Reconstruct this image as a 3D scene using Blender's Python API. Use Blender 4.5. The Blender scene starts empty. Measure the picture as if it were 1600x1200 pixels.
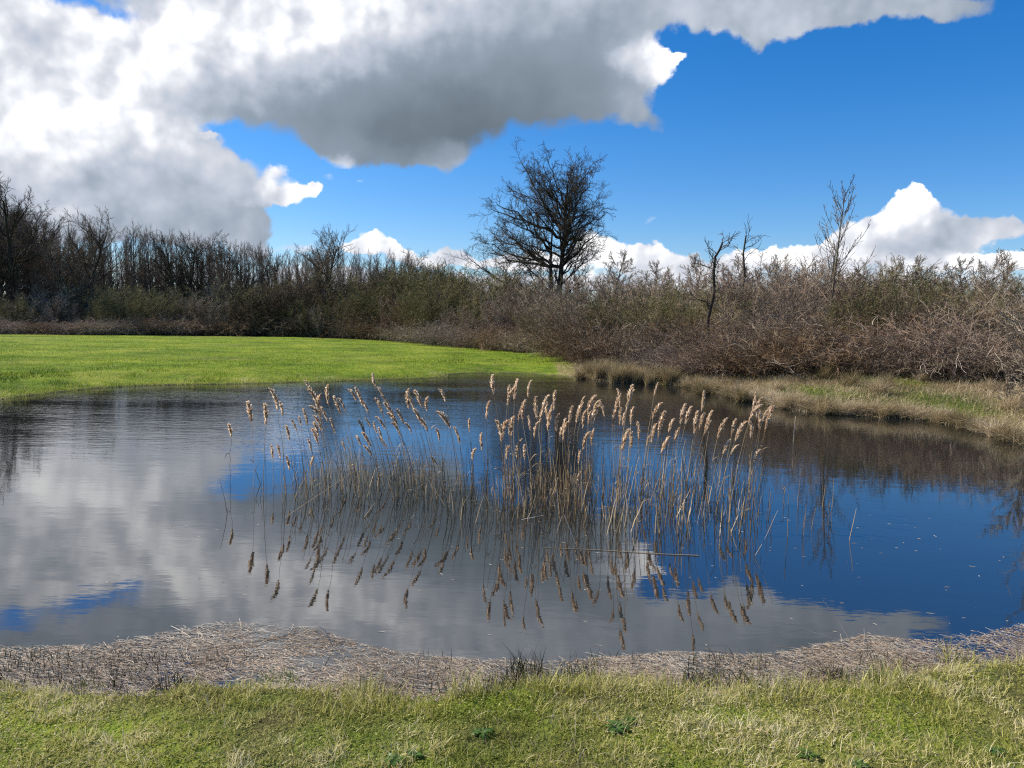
import bpy, math, random
import numpy as np
from mathutils import Vector, Matrix
R = math.radians
C = bpy.context.scene.collection
sc = bpy.context.scene

# ------------------------------------------------------------------ camera
CAM_H, PITCH, ROLL, FPX = 1.75, 4.9, 1.15, 1202.0
cam_d = bpy.data.cameras.new('camera'); cam = bpy.data.objects.new('camera', cam_d); C.objects.link(cam)
cam_d.sensor_width = 36; cam_d.lens = FPX/1600*36; cam_d.clip_start = .05; cam_d.clip_end = 6000
CM = Matrix.Rotation(R(90-PITCH), 3, 'X') @ Matrix.Rotation(R(ROLL), 3, 'Z')
cam.matrix_world = Matrix.Translation((0, 0, CAM_H)) @ CM.to_4x4()
sc.camera = cam

def ray(px, py):
    d = CM @ Vector(((px-800)/FPX, (600-py)/FPX, -1)); return d.normalized()
def ground(px, py, z=0.0):                 # point of the plane at height z seen at a photo pixel
    d = ray(px, py); t = (z-CAM_H)/d.z
    return (d.x*t, d.y*t)
def at(px, py, Y):                         # point at depth Y seen at a photo pixel
    d = ray(px, py); t = Y/d.y
    return Vector((d.x*t, Y, CAM_H+d.z*t))

# ------------------------------------------------------------------ light and sky
SUN_EL, SUN_AZ = 38.0, -72.0               # azimuth from +Y, negative is to the left
S = Vector((math.sin(R(SUN_AZ))*math.cos(R(SUN_EL)), math.cos(R(SUN_AZ))*math.cos(R(SUN_EL)), math.sin(R(SUN_EL))))
sd = bpy.data.lights.new('sun', 'SUN'); sd.energy = 5.0; sd.angle = R(.5); sd.color = (1, .93, .82)
sun = bpy.data.objects.new('sun', sd); C.objects.link(sun)
sun.rotation_euler = (-S).to_track_quat('-Z', 'Y').to_euler(); sun.location = S*30
sc.view_settings.view_transform = 'Standard'; sc.view_settings.look = 'None'
sc.view_settings.exposure = .65; sc.view_settings.gamma = 1
sc.render.engine = 'CYCLES'
sc.cycles.max_bounces = 6; sc.cycles.diffuse_bounces = 2; sc.cycles.glossy_bounces = 3
sc.cycles.transmission_bounces = 3; sc.cycles.transparent_max_bounces = 6
sc.cycles.caustics_reflective = False; sc.cycles.caustics_refractive = False
sc.cycles.use_denoising = False
sc.cycles.filter_width = 1.2

class NT:
    def __init__(s, tree): s.t = tree; s.t.nodes.clear()
    def n(s, typ, **kw):
        x = s.t.nodes.new('ShaderNode'+typ)
        for k, v in kw.items(): setattr(x, k, v)
        return x
    def put(s, sock, v):
        if v is None: return
        if isinstance(v, bpy.types.NodeSocket): s.t.links.new(v, sock)
        else: sock.default_value = v
    def m(s, op, a, b=None, c=None, clamp=False):
        x = s.n('Math', operation=op, use_clamp=clamp)
        for i, v in enumerate((a, b, c)): s.put(x.inputs[i], v)
        return x.outputs[0]
    def v(s, op, a, b=None, c=None, scale=None):
        x = s.n('VectorMath', operation=op)
        for i, q in enumerate((a, b, c)): s.put(x.inputs[i], q)
        if scale is not None: s.put(x.inputs['Scale'], scale)
        return x.outputs['Value'] if op in ('DOT_PRODUCT', 'LENGTH', 'DISTANCE') else x.outputs[0]
    def noise(s, vec, scale, detail=3, rough=.5, dist=0, out='Fac'):
        x = s.n('TexNoise'); s.put(x.inputs['Vector'], vec)
        for k, q in (('Scale', scale), ('Detail', detail), ('Roughness', rough), ('Distortion', dist)): s.put(x.inputs[k], q)
        return x.outputs[out]
    def rng(s, v, a, b, c=0., d=1., smooth=False):
        x = s.n('MapRange', interpolation_type='SMOOTHSTEP' if smooth else 'LINEAR')
        for k, q in (('Value', v), ('From Min', a), ('From Max', b), ('To Min', c), ('To Max', d)): s.put(x.inputs[k], q)
        return x.outputs[0]
    def ramp(s, f, stops, interp='LINEAR'):
        x = s.n('ValToRGB'); e = x.color_ramp.elements; x.color_ramp.interpolation = interp
        while len(e) < len(stops): e.new(.5)
        for i, (p, c) in enumerate(stops): e[i].position = p; e[i].color = (*c, 1)
        s.put(x.inputs[0], f); return x.outputs[0]
    def mix(s, f, a, b, mode='MIX'):
        x = s.n('Mix', data_type='RGBA', blend_type=mode)
        s.put(x.inputs[0], f)
        for i, q in ((6, a), (7, b)):
            s.put(x.inputs[i], (*q, 1) if isinstance(q, tuple) and len(q) == 3 else q)
        return x.outputs[2]

# cloud masses: centre and radii in photo pixels (turned into sky directions), brightness, strength
CLOUDS = [
 # left mass
 (20,48,80,30,.84,.8),(110,50,75,26,.83,.72),(40,110,110,45,.86,1),(20,215,90,45,.9,1),(95,160,80,45,.86,1),(180,225,75,40,.88,1),
 (110,235,60,25,.92,.8),(235,160,80,50,.86,1),(60,300,130,42,.76,1),(190,300,110,50,.70,1),(285,300,90,50,.63,1),(330,345,70,38,.66,1),
 (120,350,130,30,.62,1),(300,235,50,28,.74,.8),(395,350,26,45,.62,.8),(-40,340,120,40,.66,1),(120,-120,190,60,.68,.62),(190,-50,190,36,.66,.58),(-20,-52,150,34,.66,.6),(-120,200,140,120,.85,1),(-100,60,120,50,.85,.8),
 (90,328,30,8,.98,.9),
 # main cloud
 (215,85,55,36,.95,1),(300,55,75,42,.97,1),(270,115,60,30,.82,1),(370,45,60,40,.93,1),(350,110,60,34,.86,1),(345,150,90,30,.58,1),
 (405,130,22,34,.9,.8),(450,40,80,50,.9,1),(440,115,50,40,.72,1),(470,180,80,40,.56,1),(545,50,90,50,.92,1),(500,100,60,30,.82,.8),(560,120,80,40,.6,1),
 (580,195,90,45,.48,1),(680,60,80,50,.72,1),(660,140,90,50,.5,1),(680,200,85,40,.42,1),(760,60,80,60,.6,1),(770,140,90,55,.44,1),
 (860,60,90,60,.58,1),(860,140,90,50,.5,1),(930,120,70,60,.55,1),(950,60,70,40,.64,1),(690,248,42,20,.64,.9),(600,240,50,16,.55,.6),(530,225,40,16,.6,.6),
 (1000,150,40,40,.62,.9),(1015,195,34,16,.62,.6),(1020,102,42,28,.98,1),(1064,92,18,9,1.,.9),(975,92,22,12,.9,.7),
 # top band
 (640,-20,110,50,.84,1),(780,-10,110,40,.74,1),(930,0,110,34,.68,1),(1060,10,110,30,.66,1),(1190,25,80,28,.74,1),(1290,10,100,28,.66,1),
 (1410,10,80,24,.66,1),(1500,20,50,16,.62,.9),(1180,60,18,18,.72,.7),(620,-90,160,50,.84,1),(800,-85,130,50,.8,1),(760,-150,90,50,.95,.8),(960,-80,150,50,.7,1),
 (1130,-70,130,45,.66,1),(1290,-70,120,40,.6,1),(1430,-60,90,26,.54,.9),(400,-45,90,40,.92,1),(470,-110,100,40,.7,1),(80,-110,130,26,.6,.7),
 # small ones
 (438,280,26,20,.98,.9),(405,296,36,12,.86,.9),(478,297,30,11,.92,.9),(505,292,14,8,.9,.8),(362,262,46,18,.82,.7),(325,211,6,4,.98,.8),(525,275,14,8,.86,.6),
 (340,290,30,20,.7,.7),(530,250,22,14,.88,.6),(575,275,12,4,.9,.45),
 # right cumulus
 (1430,316,26,20,.98,1),(1405,345,36,28,.97,1),(1448,350,34,30,.86,1),(1375,372,44,22,.84,1),(1470,375,46,20,.68,1),(1520,368,40,16,.72,1),(1565,372,34,14,.8,.9),
 (1420,392,60,13,.64,1),(1445,300,14,10,1.,.8),
 # horizon
 (598,374,30,14,.98,1),(570,385,30,10,.96,.9),(632,386,24,12,.96,.9),(690,400,60,12,.84,.9),(500,388,80,10,.84,.7),(930,385,30,26,.96,.9),(975,396,34,20,.95,1),
 (1010,400,30,18,.93,1),(1080,412,80,14,.86,.9),(1180,398,40,11,.95,.9),(1250,400,60,14,.94,.9),(1320,398,60,18,.92,.9),(1500,412,90,10,.92,1),(1590,408,60,10,.92,1),
 (790,405,80,12,.88,.9),(860,400,60,14,.9,.9),(1340,370,30,20,.84,.6),
 (1008,347,16,6,.86,.55),(1050,318,12,4,.85,.45),(560,440,400,20,.85,.9),(1200,440,400,22,.86,.9)]

w = bpy.data.worlds.new('World'); sc.world = w; w.use_nodes = True
def build_world():
    T = NT(w.node_tree)
    D = T.n('TexCoord').outputs['Generated']
    sx = T.n('SeparateXYZ'); T.put(sx.inputs[0], D)
    u = T.m('MULTIPLY', T.m('ARCTAN2', sx.outputs[0], sx.outputs[1]), 57.2958)
    v = T.m('MULTIPLY', T.m('ARCSINE', sx.outputs[2]), 57.2958)
    cb = T.n('CombineXYZ'); T.put(cb.inputs[0], u); T.put(cb.inputs[1], v); uv0 = cb.outputs[0]
    w1 = T.v('MULTIPLY', T.v('SUBTRACT', T.noise(D, 7, 3, .55, out='Color'), (.5, .5, .5)), (4.2, 3.0, 0))
    w2 = T.v('MULTIPLY', T.v('SUBTRACT', T.noise(D, 30, 4, .62, out='Color'), (.5, .5, .5)), (1.9, 1.7, 0))
    uv = T.v('ADD', T.v('ADD', uv0, w1), w2)
    F = B = None
    for (px, py, rx, ry, b, s) in CLOUDS:
        d = ray(px, py); cu = math.degrees(math.atan2(d.x, d.y)); cv = math.degrees(math.asin(d.z))
        k = 1202*math.pi/180*.97
        a_, b_ = rx/k, ry/k
        if py > 430: a_, b_ = rx/k, ry/k
        q = T.v('MULTIPLY_ADD', uv, (1/a_, 1/b_, 0), (-cu/a_, -cv/b_, 0))
        d2 = T.v('DOT_PRODUCT', q, q); wt = T.m('POWER', .5, T.m('MULTIPLY', d2, d2))
        F = T.m('MULTIPLY', wt, s) if F is None else T.m('MULTIPLY_ADD', wt, s, F)
        B = T.m('MULTIPLY', wt, s*b) if B is None else T.m('MULTIPLY_ADD', wt, s*b, B)
    Bn = T.m('DIVIDE', B, T.m('ADD', F, .0001))
    # clouds of the rest of the sky, out of the frame
    off = T.m('MAXIMUM', T.rng(T.m('ABSOLUTE', u), 38, 60), T.rng(v, 27, 38))
    gen = T.m('MULTIPLY', T.rng(T.noise(D, 2.2, 5, .6), .5, .62, 0, .8, True), off)
    F = T.m('ADD', F, gen)
    Bn = T.mix(T.m('MULTIPLY', off, .8), Bn, (.78,)*3)
    # billows and relief
    vo = T.n('TexVoronoi', feature='F1'); T.put(vo.inputs['Vector'], T.v('ADD', D, T.v('SCALE', w2, scale=.006)))
    vo.inputs['Scale'].default_value = 22; vo.inputs['Detail'].default_value = 2.5; vo.inputs['Roughness'].default_value = .55
    vd = vo.outputs['Distance']
    fine = T.noise(D, 55, 4, .6)
    edge = T.m('ADD', T.m('MULTIPLY', T.m('SUBTRACT', .42, vd), .42), T.m('MULTIPLY', T.m('SUBTRACT', fine, .5), .38))
    soft = T.rng(Bn, .5, .95, .42, .2)
    Fe = T.m('ADD', F, edge)
    al = T.rng(Fe, T.m('SUBTRACT', .5, soft), T.m('ADD', .5, soft), 0, 1, True)
    o = (-.010, 0, .013)
    n1 = T.noise(D, 11, 3, .5); n2 = T.noise(T.v('ADD', D, o), 11, 3, .5)
    m1 = T.noise(D, 42, 3, .55); m2 = T.noise(T.v('ADD', D, (-.004, 0, .005)), 42, 3, .55)
    rel = T.m('ADD', T.m('MULTIPLY', T.m('SUBTRACT', n1, n2), .75), T.m('MULTIPLY', T.m('SUBTRACT', m1, m2), .08))
    rel = T.m('ADD', rel, T.m('MULTIPLY', T.m('SUBTRACT', .45, vd), .15))
    rel = T.m('MULTIPLY', rel, T.rng(Bn, .55, .88, .10, 1.1))
    Bf = T.m('ADD', T.m('ADD', Bn, T.rng(Bn, .55, .8, 0, .05)), rel)
    col = T.ramp(Bf, [(0, (.07, .09, .11)), (.42, (.145, .185, .225)), (.58, (.285, .345, .42)), (.7, (.50, .555, .65)), (.82, (.72, .74, .80)), (1., (.93, .93, .93))])
    col = T.v('SCALE', col, scale=T.rng(Bf, .76, 1.0, 10., 14., True))
    sky = T.n('TexSky', sky_type='NISHITA'); sky.sun_disc = False
    sky.sun_elevation = R(SUN_EL); sky.sun_rotation = R(SUN_AZ); sky.air_density = 1; sky.dust_density = .3; sky.ozone_density = 2.5
    sk = T.v('MULTIPLY', sky.outputs[0], SKY_TINT)
    hs = T.n('HueSaturation'); hs.inputs['Saturation'].default_value = SKY_SAT; T.put(hs.inputs['Color'], sk)
    out = T.mix(al, hs.outputs[0], col)
    bg = T.n('Background'); T.put(bg.inputs[0], out); bg.inputs[1].default_value = .067
    ow = T.n('OutputWorld'); T.t.links.new(bg.outputs[0], ow.inputs[0])
SKY_TINT = (1.06, 1.17, 1.42); SKY_SAT = 1.3
build_world()
w.cycles.sampling_method = 'NONE'

# ------------------------------------------------------------------ materials
def mat(name, fn):
    m_ = bpy.data.materials.new(name); m_.use_nodes = True; fn(NT(m_.node_tree)); return m_
def out(T, s): T.t.links.new(s, T.n('OutputMaterial').inputs[0])
def pbsdf(T, col, rough=.8, spec=.3, normal=None, sub=None, **kw):
    p = T.n('BsdfPrincipled'); T.put(p.inputs['Base Color'], (*col, 1) if isinstance(col, tuple) else col)
    T.put(p.inputs['Roughness'], rough); T.put(p.inputs['Specular IOR Level'], spec); T.put(p.inputs['Normal'], normal)
    for k, q in kw.items(): T.put(p.inputs[k], q)
    return p.outputs[0]
def bump(T, h, strength, dist=.02):
    b = T.n('Bump'); T.put(b.inputs['Height'], h); T.put(b.inputs['Strength'], strength); T.put(b.inputs['Distance'], dist)
    return b.outputs[0]
def attr(T, name): return T.n('Attribute', attribute_name=name).outputs['Fac']
def translucent(T, col, shader, f):
    t = T.n('BsdfTranslucent'); T.put(t.inputs[0], col); x = T.n('MixShader'); T.put(x.inputs[0], f)
    T.t.links.new(shader, x.inputs[1]); T.t.links.new(t.outputs[0], x.inputs[2]); return x.outputs[0]

def blade_mat(name, stops, trans=.35, rough=.6):
    def f(T):
        c = T.ramp(attr(T, 'tone'), stops)
        out(T, translucent(T, c, pbsdf(T, c, rough, .25), trans))
    return mat(name, f)
def bark_mat(name, c0, c1, scale=9, lichen=None):
    def f(T):
        o = T.n('TexCoord').outputs['Object']
        oi = T.n('ObjectInfo').outputs['Random']
        c = T.mix(T.noise(o, scale, 4, .65), c0, c1)
        t = attr(T, 'tone')
        c = T.mix(T.m('MULTIPLY', t, .6), c, c1)
        if lichen: c = T.mix(T.rng(T.noise(o, scale*.35, 3), .52, .66), c, lichen)
        c = T.mix(.5, c, T.v('SCALE', c, scale=T.rng(oi, 0, 1, .55, 1.45)))
        out(T, pbsdf(T, c, .9, .15))
    return mat(name, f)

GRASS = [(0, (.035, .06, .010)), (.22, (.13, .17, .025)), (.42, (.31, .32, .06)), (.62, (.47, .44, .12)), (.82, (.62, .54, .25)), (1, (.74, .65, .42))]
MEADOW = [(0, (.025, .06, .005)), (.3, (.085, .155, .008)), (.55, (.165, .24, .015)), (.8, (.28, .31, .03)), (1, (.44, .40, .13))]
STRAW = [(0, (.12, .08, .04)), (.3, (.30, .225, .12)), (.7, (.52, .41, .25)), (1, (.70, .59, .41))]
M_grass = blade_mat('turf_blades', GRASS, .35)
M_meadow = blade_mat('meadow_blades', MEADOW, .4)
M_straw = blade_mat('dry_grass', STRAW, .25)
M_tuss = blade_mat('sedge_blades', [(0, (.06, .06, .02)), (.35, (.17, .135, .06)), (.7, (.36, .27, .14)), (1, (.58, .46, .27))], .25)
M_green = blade_mat('lush_grass', [(0, (.04, .09, .012)), (.6, (.13, .21, .03)), (1, (.34, .33, .10))], .35)
M_litter = blade_mat('dead_reed_straw', [(0, (.12, .075, .045)), (.3, (.31, .225, .15)), (.65, (.54, .44, .32)), (1, (.76, .69, .56))], .1)
M_rush = blade_mat('dark_rush_sprouts', [(0, (.018, .02, .008)), (.6, (.06, .06, .02)), (1, (.14, .12, .05))], .1)
M_reed = blade_mat('reed_stem', [(0, (.13, .08, .035)), (.45, (.34, .23, .11)), (1, (.64, .50, .31))], .2)
M_plume = blade_mat('reed_plume', [(0, (.46, .31, .19)), (.5, (.80, .61, .42)), (1, (.95, .82, .64))], .6, .8)
M_leafy = blade_mat('weed_leaf', [(0, (.05, .11, .02)), (1, (.13, .22, .04))], .3, .45)
M_bark_big = bark_mat('dark_bark', (.022, .019, .015), (.075, .06, .045), 2.5, (.075, .08, .045))
M_bark_pale = bark_mat('grey_bark', (.07, .06, .042), (.20, .17, .12), 3, (.13, .14, .07))
M_twig_dark = bark_mat('dark_twigs', (.05, .038, .026), (.12, .09, .06))
M_twig_grey = bark_mat('grey_twigs', (.17, .14, .10), (.36, .29, .21))
M_twig_wood = bark_mat('wood_twigs', (.10, .076, .05), (.26, .195, .135))
M_twig_olive = bark_mat('olive_twigs', (.10, .095, .04), (.25, .21, .10))
M_twig_red = bark_mat('reddish_canes', (.12, .08, .058), (.32, .235, .175))
M_twig_tan = bark_mat('tan_canes', (.15, .105, .07), (.40, .31, .22))
M_cane_brown = bark_mat('brown_canes', (.10, .065, .04), (.26, .175, .10))
M_cane_dead = bark_mat('bleached_canes', (.32, .26, .20), (.60, .52, .43))

def f_terrain(T):
    P = T.n('NewGeometry').outputs['Position']
    g = attr(T, 'green'); d = attr(T, 'dry'); mu = attr(T, 'mud')
    n1 = T.noise(P, .35, 4, .6); n2 = T.noise(P, 3, 4, .6); n3 = T.noise(P, 40, 3, .6); n4 = T.noise(P, 1.1, 3, .6)
    grass = T.ramp(T.m('ADD', T.m('MULTIPLY', n1, .45), T.m('ADD', T.m('MULTIPLY', n2, .3), T.m('MULTIPLY', n3, .25))),
                   [(.38, (.05, .09, .008)), (.5, (.14, .21, .012)), (.6, (.26, .29, .03))])
    grass = T.mix(T.rng(n4, .55, .72, 0, .45), grass, (.26, .25, .06))
    scrub = T.mix(n2, (.045, .032, .02), (.16, .11, .065))
    straw = T.mix(n3, (.17, .125, .06), (.38, .30, .16))
    mud = T.mix(n3, (.05, .036, .026), (.13, .10, .075))
    c = T.mix(g, scrub, grass); c = T.mix(T.m('MULTIPLY', d, T.rng(n2, .3, .6, .5, 1)), c, straw); c = T.mix(mu, c, mud)
    h = T.m('ADD', T.m('MULTIPLY', n2, 1.), T.m('MULTIPLY', n3, .5))
    out(T, pbsdf(T, c, .95, .1, bump(T, h, .9, .06)))
M_terrain = mat('terrain_soil_and_turf', f_terrain)

def f_water(T):
    P = T.n('NewGeometry').outputs['Position']
    sp = T.n('SeparateXYZ'); T.put(sp.inputs[0], P)
    # breeze ruffles the far and left part of the pond, the near right part is calm
    wind = T.m('MULTIPLY', T.rng(sp.outputs[1], 7.0, 12.5, 0, 1, True), T.rng(T.m('SUBTRACT', sp.outputs[0], T.m('MULTIPLY', sp.outputs[1], .35)), -6, 3, 1, .16, True))
    wind = T.m('MULTIPLY', wind, T.rng(T.noise(T.v('MULTIPLY', P, (.22, .5, 0)), 1, 3, .6), .35, .62, .25, 1.15))
    n1 = T.noise(T.v('MULTIPLY', P, (3.0, 8., 0)), 1, 3, .55); n2 = T.noise(T.v('MULTIPLY', P, (9, 26, 0)), 1, 2, .5)
    n3 = T.noise(T.v('MULTIPLY', P, (.9, 2.2, 0)), 1, 2, .5)
    h = T.m('MULTIPLY', T.m('ADD', T.m('MULTIPLY', n1, .7), T.m('MULTIPLY', n2, .25)), T.m('ADD', T.m('MULTIPLY', wind, WATER_RIPPLE), .05))
    h = T.m('ADD', h, T.m('MULTIPLY', n3, .12))
    nm = bump(T, h, 1.0, .012)
    fr = T.n('Fresnel'); fr.inputs[0].default_value = WATER_IOR; T.put(fr.inputs['Normal'], nm)
    gl = T.n('BsdfGlossy'); gl.inputs['Roughness'].default_value = .015; gl.inputs[0].default_value = (1, 1, 1, 1); T.put(gl.inputs['Normal'], nm)
    df = T.n('BsdfDiffuse'); T.put(df.inputs[0], (.012, .013, .012, 1))
    x = T.n('MixShader'); T.put(x.inputs[0], fr.outputs[0]); T.t.links.new(df.outputs[0], x.inputs[1]); T.t.links.new(gl.outputs[0], x.inputs[2])
    out(T, x.outputs[0])
WATER_RIPPLE = .55; WATER_IOR = 2.6
M_water = mat('pond_water', f_water)

# ------------------------------------------------------------------ helpers
rng = np.random.default_rng(7); rnd = random.Random(5)
def mesh(name, V, F3=None, F4=None, tone=None, m=None, smooth=True):
    me = bpy.data.meshes.new(name); V = np.asarray(V, np.float32).reshape(-1, 3)
    F3 = np.zeros((0, 3), np.int32) if F3 is None else np.asarray(F3, np.int32); F4 = np.zeros((0, 4), np.int32) if F4 is None else np.asarray(F4, np.int32)
    me.vertices.add(len(V)); me.vertices.foreach_set('co', V.ravel())
    me.loops.add(F3.size+F4.size); me.loops.foreach_set('vertex_index', np.concatenate([F3.ravel(), F4.ravel()]))
    n = len(F3)+len(F4); me.polygons.add(n)
    st = np.concatenate([np.arange(len(F3))*3, len(F3)*3+np.arange(len(F4))*4]).astype(np.int32)
    me.polygons.foreach_set('loop_start', st); me.polygons.foreach_set('use_smooth', np.full(n, smooth))
    if tone is not None:
        for k, a in (tone.items() if isinstance(tone, dict) else [('tone', tone)]):
            at_ = me.attributes.new(k, 'FLOAT', 'POINT'); at_.data.foreach_set('value', np.asarray(a, np.float32).ravel())
    me.update(calc_edges=True); me.validate()
    if m: me.materials.append(m)
    return me
def obj(name, me, parent=None, loc=None):
    o = bpy.data.objects.new(name, me); C.objects.link(o)
    if parent: o.parent = parent
    if loc is not None: o.location = loc
    return o
def tag(o, label, cat, group=None, kind=None):
    if kind != 'structure':
        o['label'] = label; o['category'] = cat
    elif label: o['label'] = label
    if group: o['group'] = group
    if kind: o['kind'] = kind
    return o
def empty(name, loc, rz=0, s=1, lean=(0, 0)):
    o = bpy.data.objects.new(name, None); C.objects.link(o); o.empty_display_size = .1
    o.location = loc; o.rotation_euler = (lean[0], lean[1], rz); o.scale = (s, s, s) if not isinstance(s, tuple) else s
    return o
def copy_tree(src, loc, rz=0, s=1):
    r = src.copy(); C.objects.link(r); r.location = loc; r.rotation_euler = (0, 0, rz); r.scale = (s, s, s) if not isinstance(s, tuple) else s
    for ch in src.children:
        c = ch.copy(); C.objects.link(c); c.parent = r
    return r
def unit(a): return a/(np.linalg.norm(a, axis=-1, keepdims=True)+1e-9)
def tubes(P, Rr, tone=None, sides=3):
    """P (N,S,3) centre lines, Rr (N,S) radii -> V, F4, tone"""
    N, S_, _ = P.shape
    d = unit(np.gradient(P, axis=1)); ref = np.where(np.abs(d[..., 2:3]) > .9, [[[1., 0, 0]]], [[[0, 0, 1.]]])
    a = unit(np.cross(d, ref)); b = np.cross(d, a)
    th = np.arange(sides)/sides*2*np.pi
    V = P[:, :, None, :]+Rr[:, :, None, None]*(a[:, :, None]*np.cos(th)[None, None, :, None]+b[:, :, None]*np.sin(th)[None, None, :, None])
    idx = np.arange(N*S_*sides).reshape(N, S_, sides)
    q = np.stack([idx[:, :-1], np.roll(idx[:, :-1], -1, 2), np.roll(idx[:, 1:], -1, 2), idx[:, 1:]], -1).reshape(-1, 4)
    t = np.zeros(N) if tone is None else tone
    return V.reshape(-1, 3), q, np.repeat(t, S_*sides)
def ribbons(P, W, tone, side=None):
    """flat leaf blades: P (N,S,3), W (N,S) half widths"""
    N, S_, _ = P.shape
    d = unit(np.gradient(P, axis=1))
    if side is None:
        az = rng.uniform(0, 2*np.pi, N); side = np.stack([np.cos(az), np.sin(az), 0*az], -1)
    sd_ = unit(np.cross(d, np.cross(side[:, None], d)))
    V = np.stack([P-sd_*W[..., None], P+sd_*W[..., None]], 2)
    idx = np.arange(N*S_*2).reshape(N, S_, 2)
    q = np.stack([idx[:, :-1, 0], idx[:, :-1, 1], idx[:, 1:, 1], idx[:, 1:, 0]], -1).reshape(-1, 4)
    return V.reshape(-1, 3), q, np.repeat(tone, S_*2)
def join(parts):
    V, F, T_ = [], [], []; o = 0
    for v, f, t in parts: V.append(v); F.append(f+o); T_.append(t); o += len(v)
    return np.concatenate(V), np.concatenate(F), np.concatenate(T_)
def blades(xy, z, h, wd, tone, lean=.5, segs=3, curl=.6, lean_dir=None, droop=0.):
    n = len(xy); az = rng.uniform(0, 2*np.pi, n)
    ld = np.stack([np.cos(az), np.sin(az)], -1)
    if lean_dir is not None: ld = unit(ld+lean_dir)
    amt = rng.uniform(.1, 1, n)*lean
    t = np.linspace(0, 1, segs+1)[None]
    prof = t*(1-curl)+curl*t**2
    hor = (amt*h)[:, None]*prof*1.3
    zz = h[:, None]*(t*np.sqrt(np.maximum(0.05, 1-(amt[:, None]*.8)**2))-droop*t**3*amt[:, None])
    P = np.stack([xy[:, :1]+ld[:, :1]*hor, xy[:, 1:]+ld[:, 1:]*hor, z[:, None]+zz], -1)
    W = wd[:, None]*np.array([1, .9, .6, .12] if segs == 3 else np.linspace(1, .1, segs+1))[None]*.5
    return ribbons(P, W, tone)
def vnoise(x, y, sc_=1., seed=0, oct=4):
    r = np.random.default_rng(seed); G = r.random((64, 64)); a = 1; s = 0*x; tot = 0
    for k in range(oct):
        X = x*sc_*2**k+k*13.7+500; Y = y*sc_*2**k+k*7.1+500
        i = np.floor(X).astype(int); j = np.floor(Y).astype(int); u = X-i; v = Y-j; u = u*u*(3-2*u); v = v*v*(3-2*v)
        g = lambda p, q: G[p % 64, q % 64]
        s = s+a*((g(i, j)*(1-u)+g(i+1, j)*u)*(1-v)+(g(i, j+1)*(1-u)+g(i+1, j+1)*u)*v); tot += a; a *= .5
    return s/tot

# ------------------------------------------------------------------ pond outline and terrain
far_px = [(0,624),(50,618),(100,612),(150,607),(200,604),(250,602),(300,601),(400,599.5),(450,598),(500,597),(560,595),(600,594),(650,592),(690,590),(700,586),(720,584),(760,583),(830,584),(880,587),(905,590),
          (930,594),(960,596),(1010,599),(1060,603),(1100,608),(1150,622),(1200,632),(1240,640),(1280,646),(1330,648),(1360,651),(1440,656),(1490,664),(1540,674),(1600,694)]
near_px = [(1600,1042),(1520,1048),(1450,1056),(1400,1068),(1300,1078),(1200,1084),(1100,1086),(1000,1076),(900,1070),(850,1073),(760,1085),(700,1098),(650,1100),(560,1098),(500,1088),(400,1081),(300,1083),(230,1092),(150,1092),(80,1086),(0,1080)]
far_w = [ground(*p) for p in far_px]; near_w = [ground(*p) for p in near_px]
right_w = [(9.6, 10.0), (11.0, 8.6), (11.6, 7.0), (10.5, 5.4), (8.0, 4.5), (5.0, 4.1)]
left_w = [(-5.0, 3.3), (-9.0, 4.2), (-12.5, 6.5), (-13.5, 9.5), (-12.6, 12.2)]
POND = np.array(far_w+right_w+near_w+left_w)
def sdf(x, y):                      # negative inside the pond
    A = POND; B = np.roll(POND, -1, 0); best = np.full(x.shape, 1e9); ins = np.zeros(x.shape, bool)
    for (ax, ay), (bx, by) in zip(A, B):
        ex, ey = bx-ax, by-ay; t = np.clip(((x-ax)*ex+(y-ay)*ey)/(ex*ex+ey*ey), 0, 1)
        best = np.minimum(best, np.hypot(x-ax-t*ex, y-ay-t*ey))
        c = ((ay > y) != (by > y)) & (x < (bx-ax)*(y-ay)/((by-ay)+1e-12)+ax); ins ^= c
    return np.where(ins, -best, best)
def poly_in(x, y, poly):
    poly = np.array(poly); ins = np.zeros(x.shape, bool)
    for (ax, ay), (bx, by) in zip(poly, np.roll(poly, -1, 0)):
        ins ^= ((ay > y) != (by > y)) & (x < (bx-ax)*(y-ay)/((by-ay)+1e-12)+ax)
    return ins
MZ = .16
# far and right edge of the mown meadow
edge_px = [(0,523),(150,524),(300,524.5),(450,526),(560,529),(630,534),(700,541),(780,548),(850,554),(890,562),(905,572),(912,590)]
edge_w = [ground(px, py, MZ) for px, py in edge_px]
edge_w[-1] = (edge_w[-1][0], 22.0)
meadow_poly = [(-75, 52), (-75, 6)]+[(-13.5, 6), (-13, 10), (-8, 12), (0, 15), (edge_w[-1][0]+.3, 19)]+edge_w[::-1]+[(-75, 56)]
def height(x, y):
    s = sdf(x, y)
    land = MZ*np.clip(s/1.6, 0, 1)**.9+(vnoise(x, y, .35, 3)-.5)*.10*np.clip(s/3, 0, 1)+.01
    land = np.where(y < 5.5, .03+np.clip(s/1.6, 0, 1)*.05+(vnoise(x, y, 1.5, 3)-.5)*.03*np.clip(s/.3, 0, 1), land)
    land = land+.01*np.clip(s/.1, 0, 1)
    # the scrub side stands a little higher
    right = np.clip((x-2.5-(y-22)*-.15)/4, 0, 1)*np.clip((y-9)/4, 0, 1)
    land = land+right*.35*np.clip((s-.8)/4, 0, 1)+right*.08*(vnoise(x, y, 1.2, 4)-.5)*np.clip(s/1, 0, 1)
    far = np.hypot(x, y)
    land = land+np.clip((far-90)/600, 0, 1)*2.0
    return np.where(s > 0, np.maximum(land, .01), np.maximum(-.5, s*.5)-.015)
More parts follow.
